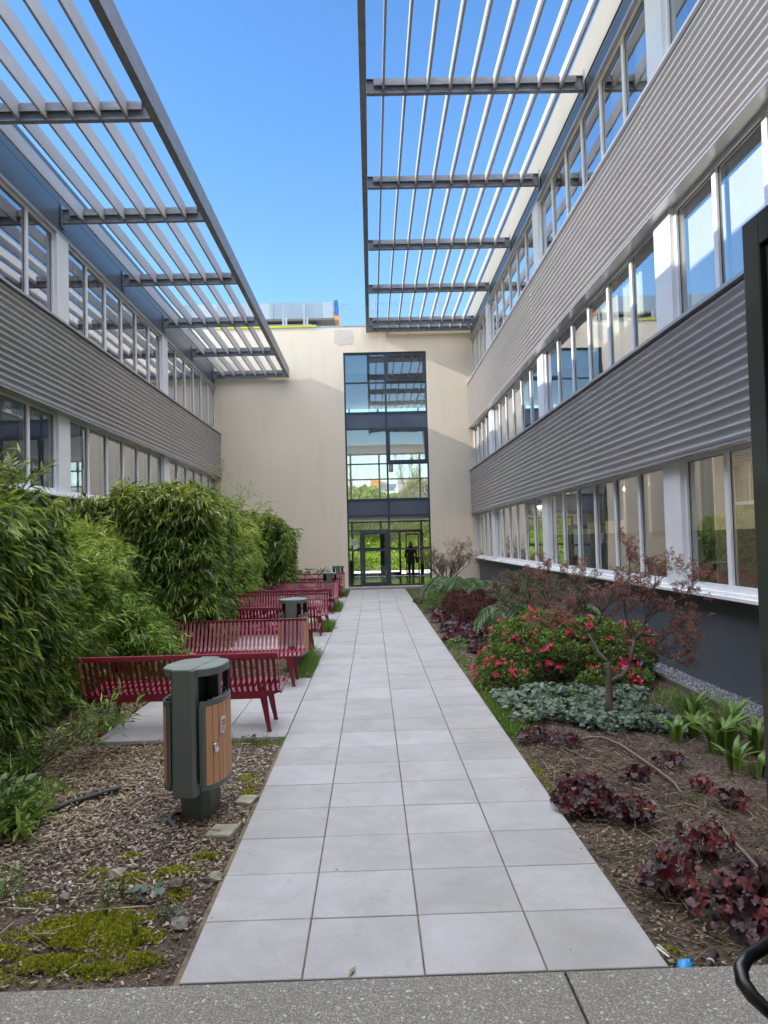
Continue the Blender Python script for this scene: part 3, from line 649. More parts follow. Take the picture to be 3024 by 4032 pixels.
m.tube([c0 + Vector((math.cos(2 * math.pi * i / n) * .083, 0, math.sin(2 * math.pi * i / n) * .083)) for i in range(n + 1)], .008, 6); m.beam(c0 + Vector((-.058, 0, .058)), c0 + Vector((.058, 0, -.058)), .004, .016, (0, 1, 0)); m.build('prohibition_ring', INKBLK, ns)
m = MB(); m.box(-.865, -.78, YG - .015, YG - .0125, 1.705, 1.718); m.tube([(-.775, YG - .014, 1.71), (-.765, YG - .014, 1.735), (-.775, YG - .014, 1.75), (-.765, YG - .014, 1.765)], .003, 5); m.build('cigarette', INKBLK, ns)
gs = empty('exit_sign', (0, 0, 0)); tag(gs, 'small green and white sign stuck inside the first floor glazing', 'sign')
m = MB(); m.box(.54, .71, YG + .012, YG + .016, 4.33, 4.615); m.build('sheet', GREENS, gs)
m = MB(); m.ball((.625, YG + .008, 4.565), .018); m.beam((.625, YG + .008, 4.54), (.61, YG + .008, 4.47), .02, .03, (0, 1, 0)); m.beam((.61, YG + .008, 4.47), (.58, YG + .008, 4.41), .012, .016, (0, 1, 0)); m.beam((.61, YG + .008, 4.47), (.65, YG + .008, 4.42), .012, .016, (0, 1, 0)); m.box(.56, .69, YG + .008, YG + .011, 4.35, 4.375); m.build('running_figure', PLATE, gs)

# rear building: the photographer stands in its doorway
rb = empty('rear_building', (0, .5, 0)); tag(rb, 'plain rendered wall around the doorway the view is taken from', 'building')
m = MB()
m.box(-8, -.95, .2, .5, -.1, 8.9); m.box(.66, 4.0, .2, .5, -.1, 8.9); m.box(-.95, .66, .2, .5, 2.5, 8.9); m.box(-8, -7.8, -8, .2, -.1, 8.9); m.box(3.8, 4.0, -8, .2, -.1, 8.9); m.box(-8, 4, -8, .2, 8.5, 8.9)
o = m.build('wall', WALL, rb); o.matrix_parent_inverse = rb.matrix_basis.inverted()
m = MB(); m.box(-7.8, 3.8, -8.2, -8, -.1, 8.9); o = m.build('back_wall', INWALL, rb); o.matrix_parent_inverse = rb.matrix_basis.inverted()
# dark glazed door leaf standing open beside the camera
gd = empty('open_door', (.62, .55, 0)); tag(gd, 'dark glossy glazed door leaf standing open at the right edge', 'door')
def PD(nm, mb, mat, **kw):
    o = mb.build(nm, mat, gd, **kw); o.matrix_parent_inverse = gd.matrix_basis.inverted(); return o
m = MB(); xa, xb = .612, .672
m.box(xa, xb, 1.49, 1.555, .02, 2.40); m.box(xa, xb, .56, 1.49, 2.335, 2.40); m.box(xa, xb, .56, .63, .02, 2.335); m.box(xa, xb, .63, 1.49, .02, .12); PD('door_frame', m, BLACKM, bevel=.003)
m = MB(); xa, xb = .624, .662
m.box(xa, xb, 1.455, 1.488, .122, 2.333); m.box(xa, xb, .632, 1.455, 2.30, 2.333); m.box(xa, xb, .632, 1.455, .122, .155); PD('glazing_bead', m, BLACKM, bevel=.003)
m = MB(); m.box(.639, .647, .632, 1.455, .155, 2.30); PD('door_pane', m, DGLASS)
m = MB(); hp = [at(3060, 3690, 1.44), at(2990, 3742, 1.40), at(2938, 3772, 1.37), at(2916, 3815, 1.35), at(2925, 3868, 1.33), at(2965, 3925, 1.31), at(3030, 3985, 1.29), at(3075, 4010, 1.28)]
m.tube(hp, [.012, .012, .0125, .013, .013, .012, .011, .011], 14); m.box(.585, .611, 1.39, 1.475, .93, 1.13); PD('handle', m, BLACKP, bevel=.004)

# ---------------------------------------------------------------- roof plant
d1 = empty('air_duct', (0, 0, 0)); tag(d1, 'long upper zinc air duct with blue taped end on the entrance block roof', 'duct', None)
m = MB(); m.box(-9.5, -1.42, 30.2, 31.2, 10.68, 11.32); m.build('duct_casing', ZINC, d1)
m = MB(); m.box(-9.5, -1.42, 30.195, 31.2, 10.60, 10.675); m.build('duct_tray', DUCTB, d1)
m = MB()
for x in (-7.4, -5.3, -3.9, -2.62, -1.5): m.box(x, x + .04, 30.17, 31.22, 10.66, 11.345)
m.build('flange', ZINC, d1)
m = MB(); g = random.Random(8)
m.prism([(-1.42, 10.74), (-1.30, 10.72), (-1.24, 11.0), (-1.28, 11.38), (-1.43, 11.38)], 'y', 30.15, 31.2); m.build('blue_wrap', TARP, d1)
m = MB(); m.prism([(-1.42, 10.60), (-1.26, 10.57), (-1.26, 10.735), (-1.45, 10.76)], 'y', 30.14, 31.2); m.box(-1.5, -1.43, 30.16, 30.19, 10.9, 11.0); m.build('orange_tape', ORANGE, d1)
d2 = empty('air_duct', (0, 0, 0)); tag(d2, 'shorter lower zinc duct with blue sheet beneath the long duct', 'duct', None)
m = MB(); m.box(-9.5, -2.35, 30.4, 31.0, 9.99, 10.52); m.build('duct_casing', ZINC, d2)
m = MB(); m.prism([(-2.35, 9.98), (-2.12, 9.98), (-2.16, 10.3), (-2.1, 10.5), (-2.35, 10.5)], 'y', 30.38, 31.0); m.build('blue_wrap', TARP, d2)
m = MB(); m.box(-14, 12.5, YW + .35, 36.9, 9.841, 9.88); PE('roof', m, CONC)
posts = [(-3.33, 10.86, 'left'), (-2.53, 10.88, 'mid'), (-1.16, 11.03, 'r'), (.11, 11.03, 'x'), (2.6, 11.0, 'y'), (-3.22, 10.37, 's'), (-2.42, 10.38, 't')]
PLAB = ['pale guard post in front of the duct, left of the pair', 'pale guard post in front of the duct, right of the pair', 'tall guard post at the taped duct end holding the net',
        'guard post behind the canopy beam carrying the net', 'guard post at the right end of the roof net', 'short post below the long duct, left one', 'short post below the long duct, right one']
for (x, zt, _), lb in zip(posts, PLAB):
    m = MB(); m.box(x - .035, x + .035, 28.98, 29.05, 9.88, zt); m.box(x - .045, x - .036, 28.96, 29.07, 9.88, zt - .05); m.box(x - .1, x + .1, 28.92, 29.12, 9.88, 9.93)
    o = m.build('guard_post', GALV); tag(o, lb, 'post', 'guard posts along the roof edge')
m = MB(); g = random.Random(5); zs = lambda t, x: 10.02 + t * .82 - .07 * math.sin((x + 1.16) * 2.4)
for i in range(46):
    x = -1.12 + i * .102; m.tube([(x + g.uniform(-.02, .02), 29.03, zs(t / 5, x)) for t in range(6)], .0032, 3, cap=False)
for t in range(9): m.tube([(-1.12 + i * .3, 29.03, zs(t / 8, -1.12 + i * .3) + g.uniform(-.015, .015)) for i in range(16)], .0032, 3, cap=False)
m.tube([(-1.15, 29.03, 10.86), (.1, 29.03, 10.84), (2.6, 29.03, 10.86), (3.5, 29.03, 10.8)], .006, 4)
o = m.build('safety_net', WIRE); tag(o, 'fine cord safety net strung between posts on the roof edge', 'net')

# ================================================================ BENCHES
PROF = [(-.405, .762), (-.385, .715), (-.345, .62), (-.300, .51), (-.262, .43), (-.225, .392), (-.165, .378), (-.06, .385), (.08, .400), (.20, .415), (.285, .425), (.335, .415), (.362, .385)]
def ribbon(mb, x0, x1, prof, th, mi=0):
    n = len(prof); P = [Vector((0, p[0], p[1])) for p in prof]; up = []
    for i in range(n):
        d = P[min(i + 1, n - 1)] - P[max(i - 1, 0)]; up.append(Vector((0, -d.z, d.y)).normalized())
    vs = []
    for i in range(n):
        for x in (x0, x1):
            for sg in (0, -1): vs.append((x, P[i].y + up[i].y * th * sg, P[i].z + up[i].z * th * sg))
    fs = []
    for i in range(n - 1):
        a = i * 4; b = a + 4
        fs += [(a, a + 2, b + 2, b), (a + 1, b + 1, b + 3, a + 3), (a, b, b + 1, a + 1), (a + 2, a + 3, b + 3, b + 2)]
    fs += [(0, 1, 3, 2), (n * 4 - 4, n * 4 - 2, n * 4 - 1, n * 4 - 3)]
    mb.add(vs, fs, mi)
def make_bench():
    root = empty('bench'); H = .915
    m = MB(); n = 34
    for i in range(n):
        x = -H + .045 + (2 * H - .09) * i / (n - 1); ribbon(m, x - .0145, x + .0145, PROF, .006)
    m.build('slats', RED, root)
    m = MB(); m.box(-H, H, -.428, -.385, .752, .766); m.box(-H, H, -.428, -.420, .722, .752); m.build('top_rail', RED, root, .002)
    for sx in (-1, 1):
        m = MB(); x = sx * (H - .004); ribbon(m, x - .004, x + .004, [(p[0], p[1] + .001) for p in PROF], .034); m.build('end_plate', RED, root)
    m = MB()
    for yb, zt in ((-.235, .388), (.25, .408)):
        m.prism([(-H + .01, zt), (H - .01, zt), (H - .01, zt - .018), (.72, zt - .072), (-.72, zt - .072), (-H + .01, zt - .018)], 'y', yb - .004, yb + .004)
    m.box(-H, H, .335, .365, .372, .380)
    m.build('seat_frame', RED, root)
    for sx in (-1, 1):
        m = MB(); m.box(sx * .745 - .02, sx * .745 + .02, -.23, .245, .345, .372); m.build('cross_bar', RED, root)
        for (yt, yf) in ((-.225, -.205), (.235, .285)):
            m = MB(); xt, xf = sx * .735, sx * .795
            m.beam((xt, yt, .43 if yt < 0 else .372), (xf, yf, .012), .075, .012, (0, 1, 0), 0, .036, .012); m.beam((xt, yt + .008, .372), (xf, yf + .008, .012), .012, .045, (0, 1, 0), 0, .012, .03)
            m.box(xf - .022, xf + .022, yf - .02, yf + .03, .002, .012); m.ball((xf + .0, yf + .012, .016), .008, 0, 6)
            m.build('leg', RED, root)
    return root
def dup(root):
    r = root.copy(); COL.objects.link(r)
    for ch in root.children:
        c = ch.copy(); COL.objects.link(c); c.parent = r
        for g in ch.children:
            d = g.copy(); COL.objects.link(d); d.parent = c
    return r
bench0 = make_bench()
BENCH = [(7.50, 0, 'nearest burgundy slatted bench, seen from behind its backrest'), (9.81, 1, 'second burgundy bench from the camera, facing the nearest one'),
         (12.51, 0, 'burgundy bench with its back to us just beyond the second bin'), (14.86, 1, 'fourth burgundy bench, facing us on the second terrace'),
         (16.86, 0, 'burgundy bench turned away from us on the third terrace'), (19.20, 1, 'burgundy bench facing us with a bin right behind it on the third terrace'),
         (21.90, 0, 'burgundy bench turned away from us on the farthest terrace'), (24.25, 1, 'farthest burgundy bench, facing us near the entrance wall')]
for i, (y, rot, lb) in enumerate(BENCH):
    b = bench0 if i == 0 else dup(bench0)
    b.location = (-1.975, y, 0); b.rotation_euler = (0, 0, math.pi * rot + R((0, .6, -.5, .4, .8, -.6, .3, -.4)[i])); tag(b, lb, 'bench', 'burgundy slatted benches along the path')

# ================================================================ LITTER BINS
def arc(a, b, y0, y1, n, sx, x0=.083):
    """half-oval outline on side sx: x0 at the ends, a in the middle"""
    out = []
    for i in range(n + 1):
        y = y0 + (y1 - y0) * i / n; t = max(0, 1 - (abs(y) / b) ** 2.3) ** (1 / 2.0)
        out.append((sx * (x0 + (a - x0) * t), y))
    return out
def wall_strip(m, pts, z0, z1, th, mi=0):
    n = len(pts); N_ = []
    for i in range(n):
        d = Vector(pts[min(i + 1, n - 1)]) - Vector(pts[max(i - 1, 0)]); q = Vector((d.y, -d.x)).normalized()
        if q.x * pts[n // 2][0] < 0: q = -q
        N_.append(q)
    vs = []
    for i, p in enumerate(pts):
        for t in (0, -th):
            for z in (z0, z1): vs.append((p[0] + N_[i].x * t, p[1] + N_[i].y * t, z))
    fs = []
    for i in range(n - 1):
        a, b = i * 4, i * 4 + 4
        fs += [(a, b, b + 1, a + 1), (a + 2, a + 3, b + 3, b + 2), (a + 1, b + 1, b + 3, a + 3), (a, a + 2, b + 2, b)]
    fs += [(0, 1, 3, 2), (n * 4 - 4, n * 4 - 2, n * 4 - 1, n * 4 - 3)]
    m.add(vs, fs, mi)
def make_bin():
    root = empty('litter_bin'); B_ = .245; A_ = .200
    m = MB()
    for sg in (-1, 1):
        m.prism([(-.062, sg * .290), (.062, sg * .290), (.078, sg * .268), (.078, sg * .195), (-.078, sg * .195), (-.078, sg * .268)], 'z', .165, .968)
    m.box(-.03, .03, -.194, .194, .21, .30); m.build('post', BINM, root, .004)
    m = MB(); ol = arc(A_ - .004, B_, -B_, B_, 22, 1) + arc(A_ - .004, B_, B_, -B_, 22, -1)
    ol2 = [(x, y) for x, y in ol]
    m.prism(ol2, 'z', .922, .966); m.prism([(x * .98, y * .98) for x, y in ol2], 'z', .9665, .9705, 1)
    m.prism([(-.060, -.288), (.060, -.288), (.060, .288), (-.060, .288)], 'z', .971, .9745, 1); m.build('lid', [BINM, LIDM], root, .003)
    for sx in (1, -1):
        sh = MB(); outer = arc(A_, B_, -B_ + .001, B_ - .001, 26, sx, .09)
        wall_strip(sh, outer, .70 + .03, .762, .014); wall_strip(sh, outer, .195, .225, .014)
        inner = arc(A_ - .010, B_, -B_ + .006, B_ - .006, 26, sx, .09); wall_strip(sh, inner, .225, .73, .004)
        for q in (outer[0], outer[-1]): sh.box(q[0] - .006 * sx, q[0] + .012 * sx, q[1] - .004, q[1] + .034 if q[1] < 0 else q[1] - .034, .225, .73)
        so = sh.build('shell_door' if sx > 0 else 'shell_side', BINM, root)
        # timber staves on the curve
        st = MB(); fine = arc(A_ + .001, B_, -B_ + .001, B_ - .001, 400, sx, .09); acc = [0]
        for i in range(1, len(fine)): acc.append(acc[-1] + math.dist(fine[i], fine[i - 1]))
        def P(s_):
            j = min(range(len(acc)), key=lambda q: abs(acc[q] - s_)); return fine[j]
        Lt = acc[-1]; e0 = .036; ns_ = 9; w = (Lt - 2 * e0) / ns_
        for i in range(ns_):
            a = e0 + i * w + .003; wall_strip(st, [P(a), P(a + (w - .006) * .33), P(a + (w - .006) * .66), P(a + w - .006)], .2265, .7285, .008)
        st.build('timber_staves', WOOD, so)
        hd = MB(); hp = [p for p in arc(A_ - .012, B_, -B_ + .006, B_ - .006, 26, sx, .08) if p[1] > (.13 if sx > 0 else .10)]
        wall_strip(hd, hp, .764, .921, .004); hd.build('hood', BINM, root)
    m = MB(); m.prism(arc(A_ - .016, B_ - .01, -.2, .2, 10, 1) + arc(A_ - .016, B_ - .01, .2, -.2, 10, -1), 'z', .23, .66); m.box(-.008, .008, -.194, .194, .66, .921); m.build('liner', BLACKIN, root)
    m = MB(); g = random.Random(3); n = 40
    for sx in (1, -1):
        pts = arc(A_ - .02, B_ - .02, -.19, .19, n, sx); V = []
        for j, (sc, z) in enumerate(((1, .752), (.985, .768), (.9, .755), (.7, .70), (.3, .672))):
            for (x, y) in pts: V.append((x * sc + g.uniform(-.003, .003), y * (sc if j > 1 else 1), z + g.uniform(-.008, .008)))
        m.add(V, [(j * (n + 1) + i, j * (n + 1) + i + 1, (j + 1) * (n + 1) + i + 1, (j + 1) * (n + 1) + i) for j in range(4) for i in range(n)], 0, True)
    m.build('bin_bag', BAG, root)
    m = MB(); m.prism([(-.10, -.075), (-.06, -.115), (.055, -.115), (.105, -.07), (.105, .12), (.06, .17), (-.06, .17), (-.1, .12)], 'z', -.05, .195); m.build('pedestal', BINM, root, .003)
    return root
bin0 = make_bin()
# plate and padlock only on the bin where they show
def surf(sx, y, off):
    t = max(0, 1 - (abs(y) / .245) ** 2.3) ** .5; x = .09 + (.201 - .09) * t
    y2 = y + .01; t2 = max(0, 1 - (abs(y2) / .245) ** 2.3) ** .5; d = Vector((.111 * (t2 - t), .01, 0)).normalized(); nrm = Vector((d.y, -d.x, 0))
    return Vector((sx * x, y, 0)) + nrm * off, d, nrm
bx = dup(bin0); BINS = [bx, bin0, dup(bin0), dup(bin0)]
p, d, nrm = surf(1, -.085, .003); zc = .585; m = MB()
A = [p + d * u + Vector((0, 0, zc + v)) for u, v in ((-.038, -.055), (.038, -.055), (.038, .055), (-.038, .055))]
m.add([q for q in A] + [q + nrm * .003 for q in A], [(4, 5, 6, 7), (0, 1, 5, 4), (1, 2, 6, 5), (2, 3, 7, 6), (3, 0, 4, 7)]); sp_ = m.build('notice_plate', PLATE, bx)
def strokes(segs, w, mat, name, par, off=.0045):
    m = MB()
    for (a, b) in segs:
        A = p + d * a[0] + Vector((0, 0, zc + a[1])) + nrm * off; Bq = p + d * b[0] + Vector((0, 0, zc + b[1])) + nrm * off; m.beam(A, Bq, w, .001, nrm)
    return m.build(name, mat, par)
fr_ = [((-.025, .018), (.025, .018)), ((-.025, -.038), (.025, -.038)), ((-.025, -.038), (-.025, .018)), ((.025, -.038), (.025, .018))]
strokes(fr_, .0015, INKRED, 'printed_frame', sp_)
strokes([((-.016, -.003), (-.004, .001)), ((-.004, .001), (-.004, .014)), ((-.004, .001), (.004, -.008)), ((.006, .013), (.012, .002)), ((.012, .002), (.019, .0)), ((.019, 0), (.014, .013)),
         ((-.008, -.033), (-.001, -.018)), ((-.001, -.018), (.003, -.018)), ((.003, -.018), (.010, -.033))], .0048, INKRED, 'printed_figure', sp_)
strokes([((x, .023), (x, .031)) for x in np.linspace(-.024, .024, 14)] + [((-.024, .0265 + .003 * (i % 2)), (.024, .0265 + .003 * (i % 2))) for i in range(2)], .0013, INKRED, 'printed_lettering', sp_)
strokes([((a, b + .003), (a, b - .003)) for a in (-.033, .033) for b in (-.049, .049)], .006, INKBLK, 'plate_screws', sp_, .004)
p2, d2_, n2_ = surf(1, -.178, .004); m = MB()
q = p2 + Vector((0, 0, .475)); m.ball(q, .013, 0, 10); c0 = q + n2_ * .014
m.tube([c0 + d2_ * (-.010) + Vector((0, 0, -.015)), c0 + d2_ * (-.010), c0 + d2_ * -.005 + Vector((0, 0, .010)), c0 + d2_ * .005 + Vector((0, 0, .010)), c0 + d2_ * .010, c0 + d2_ * .010 + Vector((0, 0, -.015))], .0028, 6)
m.beam(c0 + Vector((0, 0, -.013)), c0 + Vector((0, 0, -.042)), .034, .013, n2_); m.build('padlock', CHROME, bx)
BL = ['nearest bin, with padlock and red notice plate, standing in the bark mulch', 'timber clad bin behind the second bench', 'timber clad bin behind the third pair of benches, lid showing above them', 'farthest timber clad bin, against the entrance wall']
for b, (x, y, rz), lb in zip(BINS, [(-1.372, 5.225, -7), (-1.31, 10.98, -3), (-1.29, 20.0, 0), (-1.30, 25.3, 3)], BL):
    b.location = (x, y, 0); b.rotation_euler = (0, 0, R(rz)); tag(b, lb, 'bin', 'dark green bins clad in orange timber')

def loft(m, rings, n=14, mi=0, cap=True):
    """rings: (cx, cy, z, rx, ry)"""
    V = []
    for (cx, cy, z, rx, ry) in rings:
        for k in range(n):
            t = 2 * math.pi * k / n; V.append((cx + rx * math.cos(t), cy + ry * math.sin(t), z))
    L = len(rings); F = [(i * n + k, i * n + (k + 1) % n, (i + 1) * n + (k + 1) % n, (i + 1) * n + k) for i in range(L - 1) for k in range(n)]
    if cap: F += [tuple(range(n))[::-1], tuple((L - 1) * n + k for k in range(n))]
    m.add(V, F, mi, True)
def remeshed(m, name, mats, parent=None, vox=.012):
    """fuse overlapping body volumes into one continuous surface"""
    o = m.build(name, mats, parent); r = o.modifiers.new('fuse', 'REMESH'); r.mode = 'VOXEL'; r.voxel_size = vox; r.use_smooth_shade = True
    s = o.modifiers.new('smooth', 'SMOOTH'); s.iterations = 4; s.factor = .5
    return o
pr = empty('person', (1.60, 35.0, .075), R(4)); tag(pr, 'person in a dark hooded coat walking in through the far glass door', 'person')
m = MB()
for sx, fy, kz in ((1, -.10, .0), (-1, .12, .03)):
    m.tube([(sx * .075, 0, .84), (sx * .08, fy * .3 - .02, .62), (sx * .078, fy * .5 - .02, .44), (sx * .075, fy * .8, .26), (sx * .073, fy, .09 + kz)], [.092, .078, .060, .052, .038], 12)
    m.tube([(sx * .073, fy + .04, .05 + kz), (sx * .075, fy - .03, .045 + kz), (sx * .08, fy - .12, .035 + kz)], [.042, .042, .032], 10)
loft(m, [(0, 0, .78, .14, .10), (0, 0, .88, .155, .115), (0, 0, 1.0, .135, .10), (0, 0, 1.12, .155, .11), (0, .005, 1.22, .185, .105), (0, .005, 1.29, .17, .085), (0, 0, 1.335, .08, .065), (0, -.005, 1.40, .05, .05)])
loft(m, [(0, -.02, 1.385, .035, .045), (0, -.02, 1.41, .058, .07), (0, -.012, 1.46, .072, .088), (0, -.005, 1.51, .075, .092), (0, 0, 1.55, .062, .078), (0, 0, 1.58, .03, .04)])
m.ball((0, -.105, 1.455), .014, 0, 8)
for sx in (1, -1):
    m.tube([(sx * .165, .005, 1.265), (sx * .215, .03, 1.15), (sx * .245, .04, 1.03), (sx * .225, -.02, .93), (sx * .19, -.085, .85)], [.065, .058, .050, .042, .032], 12)
    m.ball((sx * .183, -.10, .825), .034, 0, 10)
    for kf in range(4): m.tube([(sx * (.205 - .015 * kf), -.105, .81), (sx * (.203 - .015 * kf), -.118, .775), (sx * (.198 - .013 * kf), -.105, .745 + .004 * kf)], [.010, .009, .008], 8)
    m.tube([(sx * .165, -.11, .825), (sx * .150, -.128, .80), (sx * .148, -.13, .775)], [.011, .010, .008], 8)
    m.ball((sx * .074, -.005, 1.475), .016, 0, 8)
    m.ball((sx * .028, -.09, 1.478), .011, 0, 6)
body = remeshed(m, 'body', SKIN, pr, .010)
m = MB()   # coat: follows the body, reaches mid thigh
loft(m, [(0, 0, .66, .185, .145), (0, 0, .78, .175, .135), (0, 0, .90, .168, .125), (0, 0, 1.02, .15, .115), (0, 0, 1.14, .172, .125), (0, .005, 1.24, .20, .12), (0, .005, 1.31, .17, .10), (0, .0, 1.36, .085, .08)])
for sx in (1, -1): m.tube([(sx * .165, .005, 1.275), (sx * .22, .03, 1.15), (sx * .252, .04, 1.03), (sx * .232, -.02, .93), (sx * .20, -.07, .868)], [.075, .068, .060, .053, .046], 12)
loft(m, [(0, .03, 1.32, .12, .10), (0, .03, 1.40, .105, .105), (0, .035, 1.47, .10, .108), (0, .03, 1.54, .09, .10), (0, .02, 1.60, .055, .065), (0, .01, 1.635, .015, .02)])
remeshed(m, 'hooded_coat', COAT, pr, .012)
m = MB()
for sx, fy, kz in ((1, -.10, .0), (-1, .12, .03)): m.tube([(sx * .075, 0, .84), (sx * .08, fy * .3 - .02, .62), (sx * .078, fy * .5 - .02, .44), (sx * .075, fy * .8, .26), (sx * .073, fy, .10 + kz)], [.100, .086, .068, .060, .050], 12)
m.build('trousers', JEANS, pr)
m = MB()
for sx, fy, kz in ((1, -.10, .0), (-1, .12, .03)): m.tube([(sx * .073, fy + .055, .05 + kz), (sx * .075, fy - .03, .048 + kz), (sx * .08, fy - .13, .036 + kz)], [.046, .048, .038], 10)
m.build('shoes', BLACKP, pr)
hb = empty('handbag', (1.60, 35.0, .075), R(4)); tag(hb, 'dark shoulder bag hanging at the hip of the person in the far doorway', 'bag')
m = MB(); m.prism([(.22, .60), (.36, .70), (.40, .83), (.30, .92), (.24, .90)], 'y', -.07, .05); m.tube([(.27, -.01, .9), (.235, 0, 1.12), (.13, 0, 1.335)], .010, 6); m.build('bag', COAT, hb, .01)
hbn = MB(); hbn.box(-1.32, -1.0, 33.9, 34.2, .071, .86); hbn.box(-1.30, -1.02, 33.89, 33.899, .70, .78, 1); hbn.box(-1.33, -.99, 33.88, 34.21, .861, .90)
o = hbn.build('pedestal_box', [BINM, BLACKIN]); tag(o, 'dark box shaped litter bin inside the hall left of the door', 'bin')

# ================================================================ VEGETATION HELPERS
def nrmz(a): return a / np.maximum(np.linalg.norm(a, axis=-1, keepdims=True), 1e-9)
def leaf_arrays(B, D, L, W, g, mid=.42, fold=.12, sag=.0):
    n = len(B); D = nrmz(D); up = nrmz(g.normal(0, .55, (n, 3)) + np.array([0, 0, 1.0])); S = nrmz(np.cross(D, up)); U = np.cross(S, D)
    L = np.broadcast_to(L, n)[:, None]; W = np.broadcast_to(W, n)[:, None]
    tip = B + D * L + np.array([0, 0, -1.0]) * L * sag; M = B + D * L * mid + U * L * .03
    return np.stack([B, M + S * W / 2 + U * W * fold, tip, M - S * W / 2 + U * W * fold], 1)
QF = np.array([(0, 1, 2), (0, 2, 3)])
def leaves(name, B, D, L, W, mat, parent=None, seed=0, **kw):
    g = np.random.default_rng(seed); V = leaf_arrays(B, D, L, W, g, **kw); n = len(V)
    return np_mesh(name, V.reshape(-1, 3), (QF[None] + np.arange(n)[:, None, None] * 4).reshape(-1, 3), mat, parent)
def discs(name, C, Nn, Rr, prof, mat, parent=None, seed=0, cup=.15, thick=0):
    """leaves as small lobed discs; prof: radii round the rim"""
    g = np.random.default_rng(seed); n = len(C); k = len(prof); Nn = nrmz(Nn); T = nrmz(np.cross(Nn, nrmz(g.normal(0, 1, (n, 3))))); Bt = np.cross(Nn, T)
    a = np.arange(k) * 2 * np.pi / k; Rr = np.broadcast_to(Rr, n)[:, None, None]; pr_ = np.asarray(prof)[None, :, None]
    rim = C[:, None] + (T[:, None] * np.cos(a)[None, :, None] + Bt[:, None] * np.sin(a)[None, :, None]) * Rr * pr_ * g.uniform(.85, 1.12, (n, k, 1)) + Nn[:, None] * Rr * cup * g.uniform(-.6, 1.2, (n, k, 1))
    V = np.concatenate([C[:, None], rim], 1); F = np.array([(0, 1 + i, 1 + (i + 1) % k) for i in range(k)])
    return np_mesh(name, V.reshape(-1, 3), (F[None] + np.arange(n)[:, None, None] * (k + 1)).reshape(-1, 3), mat, parent)
LOBE = [1, .78, .97, .76, 1, .78, .94, .74, .98, .72, .40, .72]
ROUND = [1, .97, 1, .98, .95, .55, .95, .98]
def ribbons(name, P, Q, W, mat, parent=None, seed=0, arc=.0, nseg=1):
    """narrow strips from P to Q lying or standing; W width"""
    g = np.random.default_rng(seed); n = len(P); D = nrmz(Q - P); S = nrmz(np.cross(D, nrmz(g.normal(0, .5, (n, 3)) + np.array([0, 0, 1.0])))); W = np.broadcast_to(W, n)[:, None]
    rows = []
    for i in range(nseg + 1):
        t = i / nseg; c = P * (1 - t) + Q * t; c[:, 2] += arc * 4 * t * (1 - t) if np.isscalar(arc) else 0
        w = W * (1 if nseg == 1 else (1 - .75 * t ** 2)); rows += [c + S * w / 2, c - S * w / 2]
    V = np.stack(rows, 1); F = np.array([(2 * i, 2 * i + 1, 2 * i + 3, 2 * i + 2) for i in range(nseg)])
    return np_mesh(name, V.reshape(-1, 3), (F[None] + np.arange(n)[:, None, None] * 2 * (nseg + 1)).reshape(-1, 4), mat, parent)
def lump(P, f=2.2, seed=0):
    r = np.random.default_rng(seed).uniform(0, 6.28, 6); x, y, z = P[:, 0], P[:, 1], P[:, 2]
    return (np.sin(f * x + r[0] + np.sin(f * z + r[1])) * np.sin(f * y + r[2]) * .5 + np.sin(2.3 * f * y + r[3]) * np.sin(2.1 * f * z + r[4]) * .35 + np.sin(4.7 * f * y + r[5]) * np.sin(4.3 * f * z) * .15)

